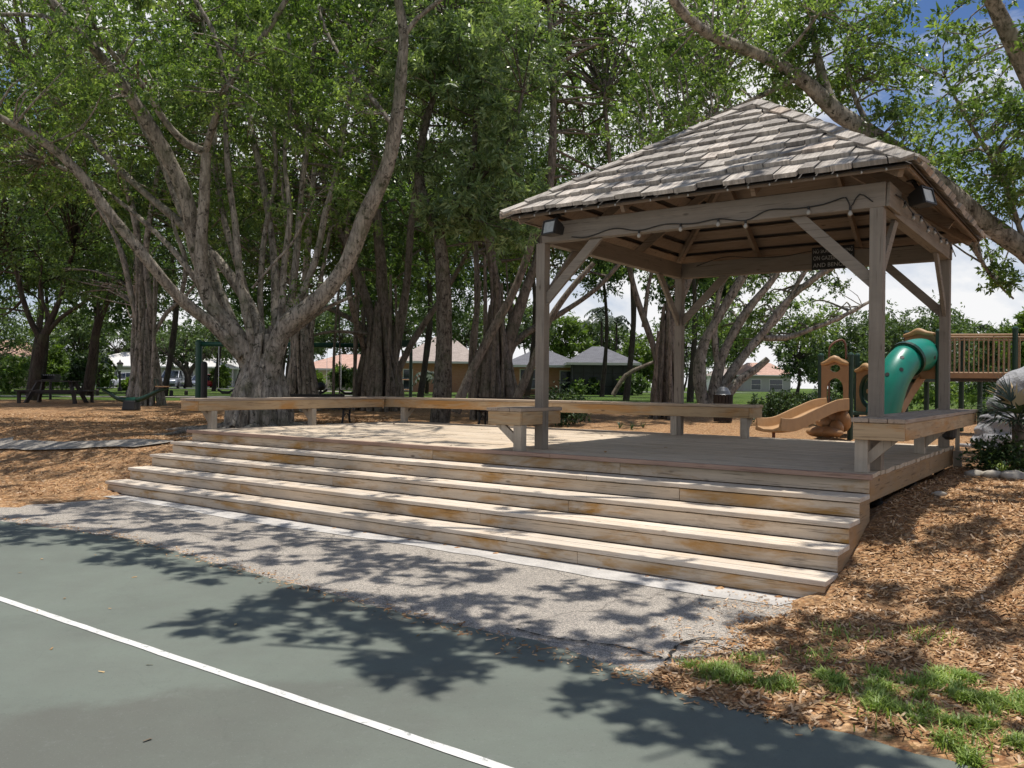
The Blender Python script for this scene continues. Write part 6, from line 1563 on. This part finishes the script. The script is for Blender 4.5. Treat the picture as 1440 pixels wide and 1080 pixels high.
def mulch_ok(q, rg):
    u, v = uv_of(q[:, 0], q[:, 1]); nz = .25 * (vnoise(q[:, 0], q[:, 1], .4, 9) - .5)
    right = (u > 0.03 - .16 * sstep(-1.36, -1.6, v) + nz * sstep(-1.2, -1.6, v) - .20 * sstep(-1.7, -2.6, v)) & (v > -3.62 + nz)
    left = (u < -9.78 + nz * .5) & (v > -3.2 + nz * 2)
    dens = np.clip((13.0 - q[:, 1]) / 8, .12, 1) ** 1.2
    return (right | left) & (rg.uniform(0, 1, len(q)) < dens)
scatter('mulch_chips', 52000, rect(.4, 8.5, 3.4, 13), .008, (.02, .075), (.006, .018), 'chip', 'loose orange wood chips covering the slope right of the steps', 'wood chips', accept=mulch_ok, seed=5)
scatter('mulch_chips', 26000, rect(-14, -3.0, 8, 22), .008, (.03, .09), (.008, .022), 'chip', 'loose orange wood chips covering the ground left of the steps', 'wood chips', accept=lambda q, rg: mulch_ok(q, rg) | ((uv_of(q[:, 0], q[:, 1])[1] > 4.8) & (rg.uniform(0, 1, len(q)) < .3)), seed=6)
def spill(q, rg):
    u, v = uv_of(q[:, 0], q[:, 1]); d = np.abs(v - np.interp(u, [-9.5, -6.25, -2.23, .5, 1], [-3.3, -3.02, -3.38, -3.6, -3.65]))
    pr = np.exp(-(d / .10) ** 2) * (.25 + .75 * sstep(-.8, -.1, u)) + .9 * sstep(-.9, 0.1, u) * (v > -3.3) * (v < -1.35) * .35
    return (u < .6) & (u > -9.5) & (rg.uniform(0, 1, len(q)) < pr)
scatter('mulch_chips', 3200, rect(-6, 3.2, 3.4, 12), None, (.012, .05), (.004, .014), 'chip', 'scattered chips spilled over the edge of asphalt and court', 'wood chips', .15, spill, 7)
scatter('fallen_leaves', 34, rect(-5, 2.2, 2.9, 9), None, (.018, .045), (.008, .02), 'litter', 'few dry fallen leaves on court and asphalt', 'fallen leaves', .12, lambda q, rg: uv_of(q[:, 0], q[:, 1])[1] < -1.7, 8)
pd = np.array([[*dk(random.uniform(-9.5, -.2), random.uniform(.1, 4.0), 0)[:2]] for _ in range(70)])
o = scatter('fallen_leaves', 70, lambda rg, n: pd, 0, (.02, .05), (.012, .025), 'litter', 'small dark leaf crumbs on the deck floor', 'fallen leaves', .1, None, 9)
co = np.zeros(70 * 4 * 3, np.float32); o.data.vertices.foreach_get('co', co); co = co.reshape(-1, 3)
zc = co.reshape(70, 4, 3)[:, :, 2].mean(1); co.reshape(70, 4, 3)[:, :, 2] += (DZ + .006 - zc)[:, None]; o.data.vertices.foreach_set('co', co.ravel())
# grass tufts near the court edge
def grass(name, centres, label, seed, per=60, ln=(.03, .085)):
    rg = np.random.default_rng(seed); C = []
    for c, r, k in centres:
        q = rg.normal(0, 1, (int(per * k), 2)) * r * .5 + np.array(c[:2]); C.append(q)
    C = np.concatenate(C); n = len(C); z = np.maximum(hgt(C[:, 0], C[:, 1]), 0) - .004
    a = rg.uniform(0, 2 * PI, n); e = rg.uniform(.5, 1.5, n); D = np.stack([np.cos(a) * np.cos(e), np.sin(a) * np.cos(e), np.sin(e)], 1)
    L_ = rg.uniform(*ln, n)[:, None]; S = np.stack([-np.sin(a), np.cos(a), 0 * a], 1) * rg.uniform(.0018, .004, n)[:, None]
    P0 = np.column_stack([C, z]); P1 = P0 + D * L_ * .55; P2 = P0 + D * L_ - np.array([0, 0, 1]) * L_ * .22 + np.stack([np.cos(a), np.sin(a), 0 * a], 1) * L_ * .25
    V = np.stack([P0 - S, P0 + S, P1 + S, P1 - S, P1 - S, P1 + S, P2 + S * .1, P2 - S * .1], 1).reshape(-1, 3)
    o = np_mesh(name, V, np.arange(8 * n).reshape(-1, 4), np.repeat(rg.uniform(.1, 1, n), 2), M['blade'])
    return props(o, label, 'grass', kind='stuff')
cen = []
rg = random.Random(14)
for px, py, r, k in ((1015, 957, .12, 14), (1030, 965, .08, 8), (1090, 975, .10, 9), (1005, 950, .06, 5), (975, 940, .06, 2), (1060, 935, .1, 2)): cen.append((flat(px, py, 0), r, k))
for i in range(62):
    px, py = rg.uniform(1150, 1470), rg.uniform(945, 1085)
    if py > 965 + (px - 1130) * .42 + 14 or py < 955 - 5 + rg.uniform(0, 12): continue
    cen.append((flat(px, py, 0), rg.uniform(.04, .08), rg.uniform(1, 4)))
grass('grass', cen, 'bright green grass tufts between mulch and court', 3)
cen = [(gp(rg.uniform(720, 1120), rg.uniform(34, 50)), .5, 1.5) for i in range(60)] + [(Vector((rg.uniform(1.0, 2.6), rg.uniform(3.6, 5.2), 0)), .2, 1.2) for i in range(8)]
cen = [c for c in cen if c[0].y > 20 or (uv_of(c[0].x, c[0].y)[1] > -3.55 and uv_of(c[0].x, c[0].y)[0] > 0.3)]
grass('grass', cen, 'sparse grass blades in the mulch and on the lawn', 4, 50, (.05, .12))

# ================================================================== daylight and camera
az = math.atan2(SUNV.x, SUNV.y)
w = bpy.data.worlds.new('World'); SC.world = w; w.use_nodes = True
nt = w.node_tree; nt.nodes.clear()
sky = nt.nodes.new('ShaderNodeTexSky'); sky.sky_type = 'NISHITA'; sky.sun_disc = False
sky.sun_elevation = R(SUN_EL); sky.sun_rotation = az; sky.air_density = 1.0; sky.dust_density = 1.2; sky.ozone_density = 1.5
tc = nt.nodes.new('ShaderNodeTexCoord'); mp = nt.nodes.new('ShaderNodeMapping'); mp.inputs['Scale'].default_value = (1, 1, 2.0); mp.inputs['Location'].default_value = (2.1, -.7, .5); mp.inputs['Rotation'].default_value = (0, 0, R(30))
nz = nt.nodes.new('ShaderNodeTexNoise'); nz.inputs['Scale'].default_value = 2.6; nz.inputs['Detail'].default_value = 9; nz.inputs['Roughness'].default_value = .58; nz.inputs['Distortion'].default_value = .25
cr = nt.nodes.new('ShaderNodeValToRGB'); cr.color_ramp.elements[0].position = .43; cr.color_ramp.elements[1].position = .56
mx = nt.nodes.new('ShaderNodeMix'); mx.data_type = 'RGBA'; mx.inputs[7].default_value = (23.0, 23.0, 23.2, 1)
sx = nt.nodes.new('ShaderNodeSeparateXYZ'); hi = nt.nodes.new('ShaderNodeMapRange'); hi.inputs[1].default_value = .40; hi.inputs[2].default_value = .72; hi.inputs[3].default_value = 1.0; hi.inputs[4].default_value = 0.06
ml_ = nt.nodes.new('ShaderNodeMath'); ml_.operation = 'MULTIPLY'
tint = nt.nodes.new('ShaderNodeMix'); tint.data_type = 'RGBA'; tint.blend_type = 'MULTIPLY'; tint.inputs[0].default_value = 1.0; tint.inputs[7].default_value = (1.25, 1.65, 2.3, 1)
hzr = nt.nodes.new('ShaderNodeMapRange'); hzr.inputs[1].default_value = .0; hzr.inputs[2].default_value = .34; hzr.inputs[3].default_value = .92; hzr.inputs[4].default_value = 0.0
haze = nt.nodes.new('ShaderNodeMix'); haze.data_type = 'RGBA'; haze.inputs[7].default_value = (15.8, 17.6, 20.4, 1)
bg = nt.nodes.new('ShaderNodeBackground'); bg.inputs[1].default_value = 0.041
ow = nt.nodes.new('ShaderNodeOutputWorld')
for a, b in ((tc.outputs[0], mp.inputs[0]), (mp.outputs[0], nz.inputs[0]), (nz.outputs[0], cr.inputs[0]), (tc.outputs[0], sx.inputs[0]), (sx.outputs[2], hi.inputs[0]), (hi.outputs[0], ml_.inputs[1]), (cr.outputs[0], ml_.inputs[0]), (ml_.outputs[0], mx.inputs[0]), (sky.outputs[0], tint.inputs[6]), (tint.outputs[2], haze.inputs[6]), (sx.outputs[2], hzr.inputs[0]), (hzr.outputs[0], haze.inputs[0]), (haze.outputs[2], mx.inputs[6]), (mx.outputs[2], bg.inputs[0]), (bg.outputs[0], ow.inputs[0])): nt.links.new(a, b)
sl = bpy.data.lights.new('sun', 'SUN'); sl.energy = 5.0; sl.angle = R(0.53); sl.color = (1.0, 0.95, 0.88)
so = bpy.data.objects.new('sun', sl); COL.objects.link(so); so.rotation_euler = (-SUNV).to_track_quat('-Z', 'Y').to_euler(); so.location = (0, 0, 30)

cam = bpy.data.cameras.new('camera'); co_ = bpy.data.objects.new('camera', cam); COL.objects.link(co_)
cam.sensor_width = 36; cam.lens = F / 1440 * 36; cam.clip_start = .05; cam.clip_end = 3000
co_.matrix_world = Matrix.Translation((0, 0, EYE)) @ Matrix.Rotation(PI / 2 + PITCH, 4, 'X') @ Matrix.Rotation(ROLL, 4, 'Z')
SC.camera = co_
SC.render.engine = 'CYCLES'
SC.view_settings.view_transform = 'Standard'; SC.view_settings.look = 'None'; SC.view_settings.exposure = 0
cy = SC.cycles
cy.max_bounces = 4; cy.diffuse_bounces = 2; cy.glossy_bounces = 1; cy.transmission_bounces = 2; cy.transparent_max_bounces = 2; cy.use_adaptive_sampling = True; cy.adaptive_threshold = .02
cy.use_denoising = True; cy.sample_clamp_indirect = 4.0
try: cy.denoiser = 'OPENIMAGEDENOISE'; cy.denoising_input_passes = 'RGB_ALBEDO_NORMAL'
except Exception: pass
